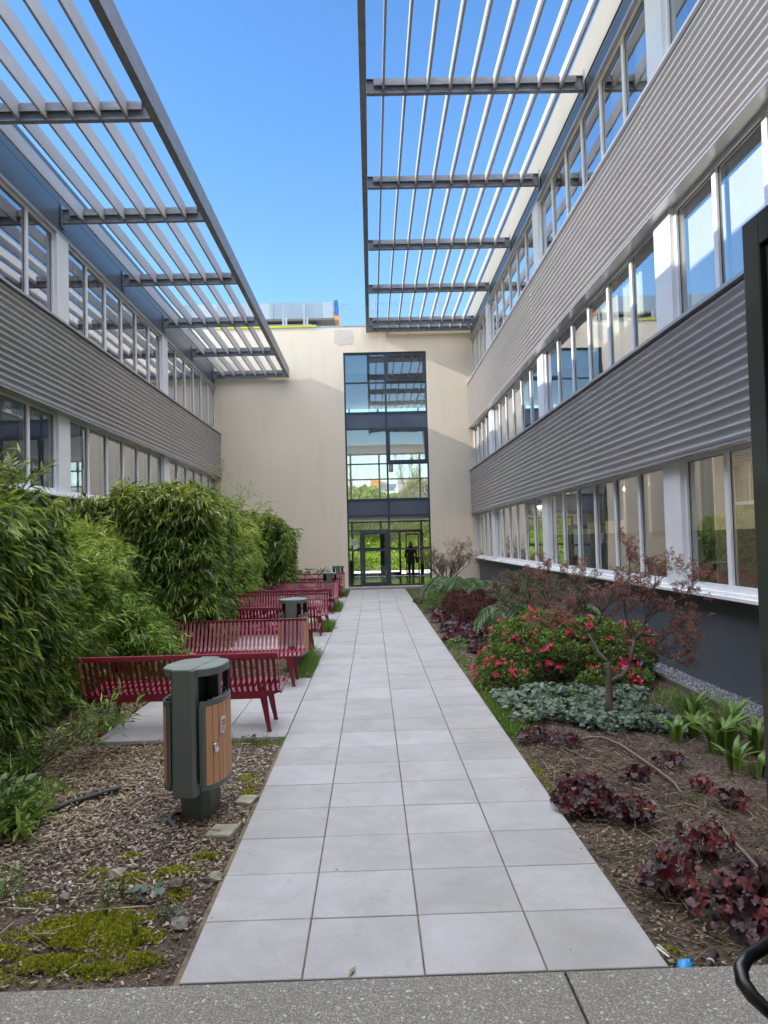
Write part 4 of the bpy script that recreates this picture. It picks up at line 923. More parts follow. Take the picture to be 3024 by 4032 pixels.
def hedge(label, x1, x0, y0, y1, zb, zt, seed, dens, L, mat, stray=.02, droop=.45, front=True, lum=.16, cane=True, canes=60, group='clumps of bamboo in a row behind the benches', sag=.18, top_l=1.0, rnd=1.0, foot=0.0):
    """bamboo clump; x1 is the face towards the path, x0 the rear; zt: height at both ends"""
    g = np.random.default_rng(seed); P = []; Nn = []
    def face(n, f):
        u, v = g.random(n), g.random(n); return f(u, v)
    hA = (zt[0] + zt[1]) / 2 - zb; ly = y1 - y0; lx = x1 - x0
    zt_ = lambda y: zt[0] + (zt[1] - zt[0]) * (y - y0) / ly + .10 * np.sin(3.1 * y + seed) + .05 * np.sin(8.3 * y)
    parts = []
    def add(pos, nrm):
        parts.append((pos, np.broadcast_to(np.array(nrm, float), pos.shape)))
    n = int(dens * hA * ly); u, v = g.random(n), g.random(n); y = y0 + ly * u; z = zb + (zt_(y) - zb) * v; add(np.stack([np.full(n, x1), y, z], 1), (1, 0, .1))
    n = int(dens * min(lx, 1.3) * ly * top_l); u, v = g.random(n), g.random(n); y = y0 + ly * u; add(np.stack([x1 - v * min(lx, 1.3), y, zt_(y)], 1), (.25, 0, 1))
    if front:
        n = int(dens * lx * (zt[0] - zb)); u, v = g.random(n), g.random(n); add(np.stack([x1 - lx * u, np.full(n, y0), zb + (zt[0] - zb) * v], 1), (.15, -1, .1))
    n = int(dens * .4 * (zt[1] - zb)); u, v = g.random(n), g.random(n); add(np.stack([x1 - .4 * u, np.full(n, y1), zb + (zt[1] - zb) * v], 1), (.3, 1, .1))
    P = np.concatenate([a for a, b in parts]); Nn = np.concatenate([b for a, b in parts]).copy()
    ed = np.clip(1 - np.abs(P[:, 2] - zt_(P[:, 1])) / .35, 0, 1) * np.clip(1 - np.abs(P[:, 0] - x1) / .35, 0, 1)   # round the upper edge
    P += Nn * (lump(P, 2.2, seed) * lum)[:, None]; P[:, 0] -= ed * .16 * rnd + foot * np.clip(1 - P[:, 2] / 1.1, 0, 1); P[:, 2] -= ed * .12 * rnd
    P -= Nn * g.exponential(.06, len(P))[:, None]; P += g.normal(0, .03, P.shape)
    hol = lump(P * 1.9, 2.6, seed + 5); keep = (hol > -.30) | (g.random(len(P)) < .35); P, Nn = P[keep], Nn[keep]
    st = g.random(len(P)) < stray; P[st] += Nn[st] * g.uniform(.08, .30, st.sum())[:, None]
    k = 9; n = len(P); ax = nrmz(Nn * .75 + np.array([0, 0, -droop]) + g.normal(0, .35, (n, 3)))
    B = np.repeat(P, k, 0) + g.normal(0, .028, (n * k, 3)); D = nrmz(np.repeat(ax, k, 0) + g.normal(0, .50, (n * k, 3)))
    Ls = g.uniform(.7, 1.25, n * k) * L; root = empty('bamboo', ((x0 + x1) / 2, (y0 + y1) / 2, 0)); root['label'] = label; root['category'] = 'bamboo'; root['group'] = group
    def par(o): o.parent = root; o.matrix_parent_inverse = root.matrix_basis.inverted()
    par(leaves('foliage', B, D, Ls, Ls * g.uniform(.14, .21, n * k), mat, None, seed, sag=sag))
    # darker coarse leaves further in
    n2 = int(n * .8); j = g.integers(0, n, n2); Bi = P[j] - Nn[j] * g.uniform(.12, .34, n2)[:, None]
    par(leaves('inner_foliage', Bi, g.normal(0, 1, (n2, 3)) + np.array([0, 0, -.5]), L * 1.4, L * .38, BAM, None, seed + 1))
    jd = g.integers(0, n, int(n * .22)); par(leaves('dry_leaves', P[jd] + g.normal(0, .04, (len(jd), 3)), g.normal(0, .5, (len(jd), 3)) + np.array([.2, 0, -.8]), L * .9, L * .14, DRYL, None, seed + 2))
    if cane:
        m = MB(); gg = random.Random(seed)
        for i in range(canes):
            x = gg.uniform(x1 - .9, x1 - .15); y = gg.uniform(y0 + .1, y1 - .1); h = zt[0] * gg.uniform(.8, .98)
            m.tube([(x, y, -.05), (x + gg.uniform(-.05, .05), y + gg.uniform(-.05, .05), h * .5), (x + gg.uniform(-.1, .1), y + gg.uniform(-.1, .1), h)], [.009, .008, .004], 5, cap=False)
        par(m.build('canes', CANE))
    return root
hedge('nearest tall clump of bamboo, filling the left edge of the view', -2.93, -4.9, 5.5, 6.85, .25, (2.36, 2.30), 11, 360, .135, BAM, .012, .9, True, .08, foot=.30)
hedge('soft light green bamboo set back between the nearest clump and the big block', -3.32, -4.4, 6.95, 10.2, .15, (1.93, 1.98), 12, 300, .125, BAMT, .05, .3, False, .13, sag=.08, foot=.15)
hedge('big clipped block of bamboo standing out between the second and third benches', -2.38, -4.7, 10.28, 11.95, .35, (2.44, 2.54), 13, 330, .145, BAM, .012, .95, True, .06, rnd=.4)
hedge('low feathery bamboo spilling over the left end of the second bench', -2.72, -3.5, 9.2, 10.4, .05, (.80, .95), 17, 330, .12, BAMT, .08, .2, True, .14, True, 30, top_l=1.0)
hedge('lighter bamboo set back between the big block and the dark far clump', -3.05, -4.6, 12.0, 19.5, .2, (2.42, 2.42), 14, 120, .15, BAMT, .06, .4, False, .16)
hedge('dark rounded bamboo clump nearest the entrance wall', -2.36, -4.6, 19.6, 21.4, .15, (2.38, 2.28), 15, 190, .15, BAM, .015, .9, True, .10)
hedge('bamboo row behind the farthest benches, mostly hidden', -3.0, -4.2, 21.5, 25.5, .2, (2.2, 2.1), 18, 90, .15, BAMT, .05, .5, False, .14)
# loose bamboo stems above the row
def stray_stems(label, spots, seed, mat=BAMT, L=.13):
    g = random.Random(seed); gn = np.random.default_rng(seed); root = empty('bamboo_sprig', spots[0][0]); tag(root, label, 'bamboo stems', None)
    m = MB(); B = []; D = []
    for base, top in spots:
        base = Vector(base); top = Vector(top); pts = []
        for i in range(9):
            t = i / 8; pts.append(base.lerp(top, t) + Vector((.10 * math.sin(t * 2 + base.y), 0, -.08 * (2 * t - 1) ** 2)))
        m.tube(pts, [.007 - .0005 * i for i in range(9)], 5, cap=False)
        for i in range(2, 9):
            for s in range(3):
                d = Vector((g.uniform(-1, 1), g.uniform(-1, 1), g.uniform(.1, .9))).normalized(); l = g.uniform(.12, .35); e = pts[i] + d * l
                m.tube([pts[i], pts[i] + d * l * .5, e], [.003, .002, .0012], 3, cap=False)
                for q in range(5): B.append(pts[i].lerp(e, g.uniform(.3, 1))); D.append(d * .6 + Vector((g.uniform(-.7, .7), g.uniform(-.7, .7), g.uniform(-.6, .3))))
    o = m.build('stems', CANE, root); o.matrix_parent_inverse = root.matrix_basis.inverted()
    o = leaves('foliage', np.array(B), np.array(D), L * gn.uniform(.6, 1.1, len(B)), L * .14, mat, root, seed); o.matrix_parent_inverse = root.matrix_basis.inverted()
stray_stems('thin bare topped bamboo stems sticking up against the beige wall', [((-3.35, 16.4, 2.2), (-3.28, 16.4, 3.45)), ((-3.1, 17.0, 2.2), (-3.0, 17.0, 3.05)), ((-3.2, 16.7, 2.1), (-2.85, 16.9, 2.85)), ((-3.0, 17.6, 2.1), (-2.75, 17.7, 2.75))], 3)
stray_stems('pale bamboo shoots leaning up in front of the near left windows', [((-3.5, 6.5, 2.1), (-3.45, 6.5, 2.52)), ((-3.3, 6.6, 2.1), (-3.2, 6.6, 2.45))], 4, BAM, .16)
stray_stems('drooping bamboo sprays in front of the left legs of the nearest bench', [((-2.9, 6.3, .1), (-2.55, 6.6, .45)), ((-2.9, 6.2, .05), (-2.45, 6.5, .36)), ((-2.9, 6.6, .1), (-2.36, 6.8, .32)), ((-2.95, 6.0, .0), (-2.55, 6.1, .30))], 5, BAM, .13)
def low_sprays(label, x0, x1, y0, y1, zt, n, seed, mat, L, cat='bamboo', name='bamboo_shoots', up=.5, w=.15):
    g = np.random.default_rng(seed); nn = n; c = np.stack([g.uniform(x0, x1, nn), g.uniform(y0, y1, nn), g.uniform(-.02, zt, nn) * g.random(nn) ** .5], 1); k = 8
    B = np.repeat(c, k, 0) + g.normal(0, .02, (nn * k, 3)); D = g.normal(0, .6, (nn * k, 3)) + np.array([0, 0, up]); Ls = L * g.uniform(.6, 1.2, nn * k)
    o = leaves(name, B, D, Ls, Ls * w, mat, None, seed, sag=.15); tag(o, label, cat); return o
low_sprays('tangle of low bamboo shoots at the foot of the nearest clump', -3.5, -2.8, 5.0, 6.2, .30, 230, 21, BAM, .15)
low_sprays('sparse bamboo shoots coming up through the leaf litter at the left edge', -3.05, -2.35, 4.75, 5.5, .22, 90, 22, BAMT, .14)

# ================================================================ LEFT BED LITTER AND SMALL PLANTS
def litter(name, label, x0, x1, y0, y1, n, z, Lr, Wr, mat, seed, tilt=.25, mask=None, cat='mulch'):
    g = np.random.default_rng(seed); P = np.stack([g.uniform(x0, x1, n), g.uniform(y0, y1, n), z + g.uniform(0, .028, n)], 1)
    if mask is not None: P = P[mask(P, g)]
    n = len(P); a = g.uniform(0, 6.28, n); D = np.stack([np.cos(a), np.sin(a), g.normal(0, tilt, n)], 1); Ls = g.uniform(*Lr, n) * g.uniform(.5, 1.0, n)
    # thick little chips: a top and a lower, shifted face
    D = nrmz(D); up = nrmz(g.normal(0, tilt * 1.3, (n, 3)) + np.array([0, 0, 1.0])); S = nrmz(np.cross(D, up)); U = np.cross(S, D); W = g.uniform(*Wr, n)[:, None]; L_ = Ls[:, None]; th = W * .28
    j = lambda s: g.uniform(1 - s, 1 + s, (n, 1))
    c = [P - D * L_ / 2 * j(.2) + S * W / 2 * j(.5), P + D * L_ / 2 * j(.2) + S * W / 2 * j(.6), P + D * L_ / 2 * j(.2) - S * W / 2 * j(.6), P - D * L_ / 2 * j(.2) - S * W / 2 * j(.5)]
    V = np.stack(c + [q - U * th for q in c], 1); F = np.array([(3, 2, 1, 0), (0, 1, 5, 4), (1, 2, 6, 5), (2, 3, 7, 6), (3, 0, 4, 7)])
    o = np_mesh(name, V.reshape(-1, 3), (F[None] + np.arange(n)[:, None, None] * 8).reshape(-1, 4), mat); tag(o, label, cat, kind='stuff'); return o
notp = lambda P, g: ~((P[:, 0] > -2.78) & (((P[:, 1] > 7.06) & (P[:, 1] < 10.1)) | ((P[:, 1] > 12.08) & (P[:, 1] < 15.12)) | ((P[:, 1] > 16.43) & (P[:, 1] < 19.47)) | ((P[:, 1] > 21.48) & (P[:, 1] < 24.5))))
fade = lambda y0, y1: (lambda P, g: notp(P, g) & (g.random(len(P)) < np.clip((P[:, 1] - y0) / (y1 - y0), .12, 1)))
litter('bark_mulch', 'brown bark chips covering the bed round the nearest bin', -3.6, -1.04, 3.2, 7.1, 24000, -.047, (.014, .048), (.005, .014), CHIP, 31, mask=fade(3.3, 5.0))
litter('bark_mulch', 'fine dark bark crumbs between the larger chips on the left', -3.4, -1.03, 3.18, 7.1, 15000, -.05, (.008, .024), (.004, .011), CHIPD, 32)
litter('leaf_litter', 'pale dry bamboo leaves under the hedge', -4.2, -1.9, 4.7, 9.5, 8500, -.03, (.04, .11), (.007, .017), DRYL, 33, .3, mask=lambda P, g: notp(P, g) & (g.random(len(P)) < np.clip((-P[:, 0] - 1.5) * .8, .1, 1) * np.clip((P[:, 1] - 4.5), .15, 1)))
litter('leaf_litter', 'pale dry leaves and chips between the bench terraces', -4.0, -1.05, 10.1, 26.5, 7000, -.035, (.04, .10), (.01, .02), DRYL, 34, mask=notp)
# moss cushions
def moss(label, spots, seed, mat=MOSS):
    g = np.random.default_rng(seed); B = []
    for (x, y, rx, ry, n) in spots:
        a = g.uniform(0, 6.28, n); r = np.sqrt(g.random(n)); r *= 1 + .25 * np.sin(3 * a + x * 9) + .15 * np.sin(7 * a + y)
        B.append(np.stack([x + rx * r * np.cos(a), y + ry * r * np.sin(a), -.048 + .028 * np.clip(1 - r ** 2, 0, 1) + .008 * np.sin(40 * x + 30 * r * np.cos(a))], 1))
    B = np.concatenate(B); o = leaves('moss', B, g.normal(0, .5, B.shape) + np.array([0, 0, .8]), .016 * g.uniform(.5, 1.2, len(B)), .008, mat, None, seed); tag(o, label, 'moss', kind='stuff')
moss('yellow green moss cushions among the bark near the concrete edge', [(-1.55, 3.72, .30, .20, 9000), (-1.35, 3.62, .16, .12, 2600), (-1.62, 3.42, .17, .08, 2400), (-1.38, 3.36, .13, .06, 1300), (-1.9, 3.52, .14, .08, 1500), (-1.22, 3.42, .10, .07, 900),
     (-1.30, 4.32, .12, .08, 900), (-1.18, 4.52, .09, .06, 700), (-1.52, 4.26, .10, .06, 500), (-1.95, 4.05, .12, .05, 500), (-1.22, 4.05, .07, .07, 500), (-1.75, 4.35, .08, .05, 250), (-1.10, 5.6, .07, .22, 1100), (-1.16, 5.95, .10, .15, 700), (-1.62, 4.55, .08, .04, 220), (-1.15, 6.95, .14, .04, 600), (-1.7, 7.0, .4, .03, 600), (-1.85, 3.3, .2, .05, 500)], 41)
def weed(label, x, y, h, n, seed, mat=GRN, L=.05, w=.3, r=.05, name='weed', cat='weed', z=-.04):
    g = np.random.default_rng(seed); a = g.uniform(0, 6.28, n); rr = r * np.sqrt(g.random(n)); B = np.stack([x + rr * np.cos(a), y + rr * np.sin(a), z + h * g.random(n)], 1)
    D = np.stack([np.cos(a), np.sin(a), g.uniform(.1, 1.0, n)], 1); root = empty(name, (x, y, z)); tag(root, label, cat)
    o = leaves('leaves', B, D, L * g.uniform(.6, 1.2, n), L * w, mat, root, seed, sag=.1); o.matrix_parent_inverse = root.matrix_basis.inverted()
    m = MB()
    for i in range(5): m.tube([(x, y, z), (x + .4 * r * math.cos(i * 1.3), y + .4 * r * math.sin(i * 1.3), z + h * .5), (x + r * .7 * math.cos(i * 1.3), y + r * .7 * math.sin(i * 1.3), z + h)], [.003, .002, .001], 4, cap=False)
    o = m.build('stems', CANE, root); o.matrix_parent_inverse = root.matrix_basis.inverted()
weed('upright leafy weed standing in the middle of the large moss cushion', -1.52, 3.85, .16, 34, 51, GRN, .045, .3, .035)
weed('smaller leafy weed just behind the mossy one', -1.50, 4.02, .13, 22, 52, GRN, .04, .3, .03)
weed('low rosette weed at the moss edge near the grey rock', -1.20, 3.80, .05, 20, 53, CYC, .06, .25, .03)
weed('tiny weed between mulch and moss on the right', -1.31, 3.62, .08, 16, 54, GRN, .035, .3, .02)
weed('broad bladed grass tuft pushing up at the concrete edge', -1.86, 3.22, .03, 16, 55, LUSH, .12, .12, .03)
weed('feathery green plant at the left edge of the view', -2.13, 4.10, .14, 150, 56, GRN, .045, .2, .10)
weed('small weed in front of the bamboo litter', -1.95, 3.95, .05, 16, 57, GRN, .03, .35, .03)
weed('dark lobed leaf shrub at the left edge below the bamboo', -2.62, 5.0, .30, 260, 58, DKGR, .085, .55, .22, 'shrub', 'shrub')
g = np.random.default_rng(61); C = np.stack([g.normal(-1.36, .05, 13), g.normal(4.02, .05, 13), g.uniform(-.01, .03, 13)], 1)
o = discs('cyclamen', C, g.normal(0, .3, (13, 3)) + np.array([0, -.2, 1]), .027, ROUND, CYC); tag(o, 'little patch of silvery heart shaped cyclamen leaves in the bark', 'plant')
m = MB(); m.box(-.15, .02, -.09, .08, -.03, .028); o = m.build('stone_slab', STONE, None, .012); o.location = (-1.08, 4.83, -.02); o.rotation_euler = (R(3), R(-3), R(-14)); tag(o, 'flat mossy concrete slab beside the path edge near the nearest bin', 'stone')
m = MB(); m.prism([(-.09, -.05), (.03, -.09), (.07, .08), (-.05, .1)], 'z', -.02, .025); o = m.build('stone_slab', STONE, None, .008); o.location = (-1.08, 5.42, -.03); tag(o, 'broken pale slab in the mulch behind the nearest bin', 'stone')
def rock(label, x, y, r, seed, mat=ROCK, z=-.03, name='rock'):
    g = random.Random(seed); m = MB(); m.ball((0, 0, 0), r, 0, 12, .7)
    m.v = [tuple(c * (1 + .22 * math.sin(9 * v[0] / r * .5 + seed) * math.cos(5 * v[1] / r + seed)) + g.uniform(-.06, .06) * r for c in v) for v in m.v]; m.sm = [False] * len(m.sm)
    o = m.build(name, mat, None); o.location = (x, y, z); tag(o, label, 'rock')
rock('grey rock lying against the path edge below the cyclamen', -1.13, 3.72, .048, 1); rock('pale flat stone in the middle of the bark', -1.62, 4.30, .05, 2, STONE); rock('rounded stone wedged under the path edge', -1.06, 4.22, .045, 3, STONE)
rock('brown stump like stone beside the cyclamen leaves', -1.24, 4.10, .042, 4, BARK, .0); rock('brown stone half buried at the left edge', -1.98, 3.55, .06, 5, BARK); rock('dark slate piece left of the mulch', -1.80, 4.05, .03, 6)
m = MB(); m.tube([(-2.42, 5.30, -.02), (-2.33, 5.42, .0), (-2.22, 5.55, .0), (-2.10, 5.72, -.005), (-1.99, 5.85, -.03)], [.012, .019, .020, .018, .010], 10); o = m.build('drain_hose', BLACKH); tag(o, 'black ribbed hose surfacing from the bark mulch', 'hose')
m = MB(); m.tube([(-1.47, 5.26, -.04), (-1.53, 5.18, -.01), (-1.54, 5.08, -.01), (-1.49, 5.0, -.02), (-1.44, 4.94, -.045)], [.010, .014, .016, .014, .008], 8); o = m.build('ground_membrane', m_plain('grey_membrane', (.10, .11, .125), .7, 0, .2)); tag(o, 'scrap of grey ground membrane at the foot of the nearest bin', 'membrane')
litter('dead_stalks', 'long dry stalks lying on the mulch', -3.1, -1.1, 3.6, 6.9, 160, -.02, (.15, .45), (.004, .009), DRYL, 35, .12)

# grass tufts beside the terraces
def tuft(label, x, y, rx, ry, n, h, seed, mat=GRN):
    g = np.random.default_rng(seed); P = np.stack([g.normal(x, rx * .5, n), g.normal(y, ry * .5, n), np.full(n, -.05)], 1); P[:, 0] = np.minimum(P[:, 0], -1.03) if x < 0 else np.maximum(P[:, 0], 1.03)
    Q = P + np.stack([g.normal(0, .35, n), g.normal(0, .35, n), np.ones(n)], 1) * (h * g.uniform(.5, 1.2, n))[:, None]
    o = ribbons('grass_tuft', P, Q, .007, mat, None, seed, .0, 3); tag(o, label, 'grass', 'grass tufts growing in the beds beside the path'); return o
tuft('thick grass tuft between the second bench and the second bin', -1.16, 11.3, .20, 1.0, 1500, .16, 71)
tuft('tall wispy grass just past the second bench', -1.12, 10.9, .1, .5, 120, .36, 72)
tuft('fresh green grass clump at the end of the fourth bench', -1.16, 15.8, .18, .55, 1500, .20, 73, LUSH)
tuft('grass clump between the sixth and seventh benches', -1.16, 20.5, .2, .9, 900, .2, 74)
tuft('mown grass patch by the entrance left of the path', -1.3, 26.3, .5, 1.4, 2600, .10, 75)
tuft('thin grass along the bed in front of the nearest bench', -1.4, 6.98, .5, .06, 160, .09, 76)
tuft('green strip of grass along the right edge of the far path', 1.12, 23.5, .14, 4.5, 1500, .08, 77)
tuft('short grass beside the path left of the azaleas', 1.10, 11.6, .10, 1.6, 420, .07, 78)
tuft('bright feathery weeds along the path in front of the cyclamen carpet', 1.10, 8.2, .10, 1.4, 1300, .08, 79, GRN)
tuft('yellow green weeds at the near end of the cyclamen carpet', 1.11, 7.15, .13, .35, 800, .06, 80, LUSH)
weed('dark red seedling at the edge of the first terrace', -1.32, 7.02, .07, 14, 59, HEU, .045, .6, .05)
weed('broad pale leaves rising out of the grass by the fourth bench', -1.25, 15.55, .05, 10, 60, LUSH, .34, .16, .03)
weed('dark leaved shrub against the beige wall behind the farthest bench', -2.25, 27.3, .85, 420, 62, DKGR, .16, .35, .60, 'shrub', 'shrub')

# ================================================================ RIGHT BED
litter('soil_crumbs', 'dark crumbly soil with bark bits in the right bed', 1.04, 3.3, 3.18, 7.6, 15000, -.045, (.008, .03), (.004, .012), CHIPD, 81)
litter('dead_stalks', 'pale and brown dead stalks strewn over the right bed', 1.05, 3.2, 3.2, 6.9, 4200, -.03, (.05, .24), (.003, .007), STRAW, 82, .10, mask=lambda P, g: g.random(len(P)) < .35 + .65 * np.exp(-((P[:, 0] - 1.6) / .55) ** 2))
litter('leaf_litter', 'pale chips and shells along the right edge of the path', 1.01, 1.35, 3.2, 16, 1500, -.035, (.012, .04), (.006, .014), DRYL, 83)
litter('soil_crumbs', 'bark crumbs under the shrubs of the right bed', 1.04, 3.3, 7.6, 27, 8000, -.035, (.02, .05), (.01, .02), CHIPD, 84)
g = np.random.default_rng(85)
litter('path_crumbs', 'crumbs of soil and dry plant bits scattered along both path edges', -1.0, 1.0, 3.2, 24, 2600, .0, (.004, .018), (.002, .006), STRAW, 85, .1, mask=lambda P, g: (np.abs(P[:, 0]) > 1 - g.exponential(.05, len(P))) | (g.random(len(P)) < .02), cat='litter')
def mound(name, label, cat, blobs, n, L, W, mat, seed, k=6, group=None, inner=None, extra=None, out=.9, up=.35, parts=True, sag=.0):
    g = np.random.default_rng(seed); Ps = []; Ns = []
    vol = np.array([b[3] * b[4] + b[3] * b[5] + b[4] * b[5] for b in blobs]); cnt = (n * vol / vol.sum()).astype(int)
    for (cx, cy, cz, rx, ry, rz), c in zip(blobs, cnt):
        d = nrmz(g.normal(0, 1, (c, 3))); d[:, 2] = np.where(d[:, 2] < -.35, -d[:, 2], d[:, 2]); p = d * np.array([rx, ry, rz]) + np.array([cx, cy, cz])
        r = 1 + .22 * lump(p * 2.2, 2.0, seed)[:, None] - g.exponential(.07, (c, 1)); p = (p - np.array([cx, cy, cz])) * r + np.array([cx, cy, cz]); Ps.append(p); Ns.append(nrmz(d / np.array([rx, ry, rz])))
    P = np.concatenate(Ps); Nn = np.concatenate(Ns); ok = P[:, 2] > 0.01
    for i, b in enumerate(blobs):   # drop what lies deep inside another blob
        q = ((P - np.array(b[:3])) / np.array(b[3:6])); ok &= (q ** 2).sum(1) > .62
    P, Nn = P[ok], Nn[ok]; n_ = len(P); root = empty(name, (blobs[0][0], blobs[0][1], 0)); tag(root, label, cat, group)
    def par(o): o.parent = root; o.matrix_parent_inverse = root.matrix_basis.inverted(); return o
    B = np.repeat(P, k, 0) + g.normal(0, L * .12, (n_ * k, 3)); a = nrmz(Nn * out + np.array([0, 0, up])); D = nrmz(np.repeat(a, k, 0) * .55 + nrmz(g.normal(0, 1, (n_ * k, 3))) * .8)
    par(leaves('foliage', B, D, L * g.uniform(.7, 1.2, n_ * k), W, mat, None, seed, sag=sag))
    if inner:
        ni = int(n_ * .7); j = g.integers(0, n_, ni); c0 = np.array(blobs[0][:3]); Bi = P[j] - Nn[j] * g.uniform(.05, .22, ni)[:, None]
        Bi = Bi[Bi[:, 2] > 0]; par(leaves('inner_foliage', Bi, g.normal(0, 1, Bi.shape), L * 1.6, W * 1.8, inner, None, seed + 1))
    m = MB(); gg = random.Random(seed)
    for (cx, cy, cz, rx, ry, rz) in blobs:
        for i in range(10):
            a_ = gg.uniform(0, 6.28); r = gg.uniform(.4, .85); m.tube([(cx + gg.uniform(-.1, .1), cy + gg.uniform(-.1, .1), -.04), (cx + rx * r * .5 * math.cos(a_), cy + ry * r * .5 * math.sin(a_), cz * .7 + .1), (cx + rx * r * math.cos(a_), cy + ry * r * math.sin(a_), cz + rz * .45)], [.009, .006, .003], 5, cap=False)
    par(m.build('stems', TWIG))
    return root, P, Nn, par
AZ = [(1.35, 9.2, .04, .34, .4, .20), (2.6, 8.95, .04, .45, .35, .20), (1.50, 9.7, .14, .42, .5, .30), (1.75, 10.1, .36, .40, .5, .30), (2.15, 10.5, .45, .42, .6, .36), (2.1, 9.6, .20, .42, .5, .34), (2.55, 9.75, .42, .42, .5, .32), (2.75, 9.4, .16, .45, .5, .34), (3.05, 9.7, .28, .32, .5, .34)]
root, P, Nn, par = mound('azalea', 'wide azalea mound with bright red flowers and fresh green tips beside the maple trunk', 'shrub', AZ, 8200, .048, .019, AZL, 91, 6, None, AZR)
g = np.random.default_rng(92); vis = (P[:, 1] < 10.6) & (Nn[:, 1] < .25); idx = g.choice(np.where(vis)[0], 120, replace=False); P3 = P[idx] + Nn[idx] * .02; w3 = np.where(P3[:, 0] > 2.2, 1.15, 1)[:, None]
B = []; D = []
for p, n_ in zip(P3, Nn[idx]):
    for fl in range(g.integers(1, 6)):
        c = p + g.normal(0, .028, 3); ax = nrmz(n_ + g.normal(0, .4, 3) + np.array([0, -.4, .2])); t = nrmz(np.cross(ax, g.normal(0, 1, 3))); b = np.cross(ax, t)
        for q in range(6): B.append(c); D.append(t * math.cos(q * 1.047) + b * math.sin(q * 1.047) + ax * .45)
par(leaves('flowers', np.array(B), np.array(D), .036, .026, FLOWER, None, 93, mid=.6))
mound('azalea', 'small orange green azalea beside the far path edge under the ferns', 'shrub', [(1.35, 19.0, .12, .3, .7, .3)], 900, .04, .016, AZL, 94, 5)
mound('red_maple_shrub', 'low reddish brown laceleaf shrub between the two fern groups', 'shrub', [(1.85, 15.4, .15, .40, .7, .42), (2.1, 16.2, .28, .34, .5, .40), (1.7, 17.2, .2, .34, .6, .42)], 1300, .075, .014, MAPLER, 95, 6, None, MAPLER, sag=.5)
# brown twiggy maple shrub behind the azaleas
def branch_plant(name, label, cat, base, limbs, leafmat, seed, depth=3, spread=.5, leafL=.04, leafW=.010, nleaf=7, twig=TWIG, bark=BARK, seg_len=.16, ends_only=True, thick=.6, up=.15, budmat=None):
    """limbs: list of (points, r0, r1); twigs grow from each limb"""
    g = random.Random(seed); root = empty(name, base); tag(root, label, cat); B = []; D = []; B2 = []; D2 = []; mt = MB(); mb = MB()
    def par(o): o.parent = root; o.matrix_parent_inverse = root.matrix_basis.inverted(); return o
    def grow(p, d, l, r, lv):
        pts = [p]; q = p; dd = d
        for i in range(3):
            dd = (dd + Vector((g.uniform(-.28, .28), g.uniform(-.28, .28), g.uniform(-.18, .26) + up * .3))).normalized(); q = q + dd * l / 3; pts.append(q)
        mt.tube(pts, [r, r * .85, r * .7, r * .55], 4 if lv else 3, cap=False)
        if lv == 0:
            for pt, w in ((pts[3], nleaf), (pts[2], nleaf // 2)):
                c = Vector((g.uniform(-1, 1), g.uniform(-1, 1), .2))
                for i in range(w):
                    (B if g.random() < .75 or budmat is None else B2).append(pt); (D if len(B) > len(D) else D2).append(dd * .35 + Vector((g.uniform(-1, 1), g.uniform(-1, 1), g.uniform(-.8, .55))))
            return
        for pt, dirb in ((pts[3], dd), (pts[2], dd), (pts[3], dd), (pts[1], dd)):
            if pt is pts[1] and g.random() < .35: continue
            nd = (dirb + Vector((g.uniform(-1, 1), g.uniform(-1, 1), g.uniform(-.45, .75))) * spread).normalized(); grow(pt, nd, l * g.uniform(.6, .85), r * .62, lv - 1)
    for pts, r0, r1, sp in limbs:
        pts = [Vector(p) for p in pts]; n = len(pts); rr = [r0 + (r1 - r0) * i / (n - 1) for i in range(n)]
        (mb if r0 > .012 else mt).tube(pts, rr, 9 if r0 > .012 else 5)
        for i in range(n):
            if i / max(1, n - 1) >= sp:
                dirn = (pts[min(i + 1, n - 1)] - pts[max(i - 1, 0)]).normalized()
                for s in range(2 if i < n - 1 else 3):
                    d = (dirn * .7 + Vector((g.uniform(-1, 1), g.uniform(-1, 1), g.uniform(-.3, .6))) * .7).normalized(); grow(pts[i], d, seg_len * g.uniform(.8, 1.3), max(.003, rr[i] * thick), depth - 1)
    if mb.v: par(mb.build('trunk', bark))
    par(mt.build('branches', twig)); gn = np.random.default_rng(seed)
    par(leaves('foliage', np.array([tuple(b) for b in B]), np.array([tuple(d) for d in D]), leafL * gn.uniform(.6, 1.25, len(B)), leafW, leafmat, None, seed, sag=.25))
    if budmat and B2: par(leaves('young_foliage', np.array([tuple(b) for b in B2]), np.array([tuple(d) for d in D2]), leafL * gn.uniform(.6, 1.25, len(B2)), leafW, budmat, None, seed + 1, sag=.2))
    return root
S3 = 2.37; A3 = lambda x, y, Y=7.5: at(2100 + x / S3, 2100 + y / S3, Y)
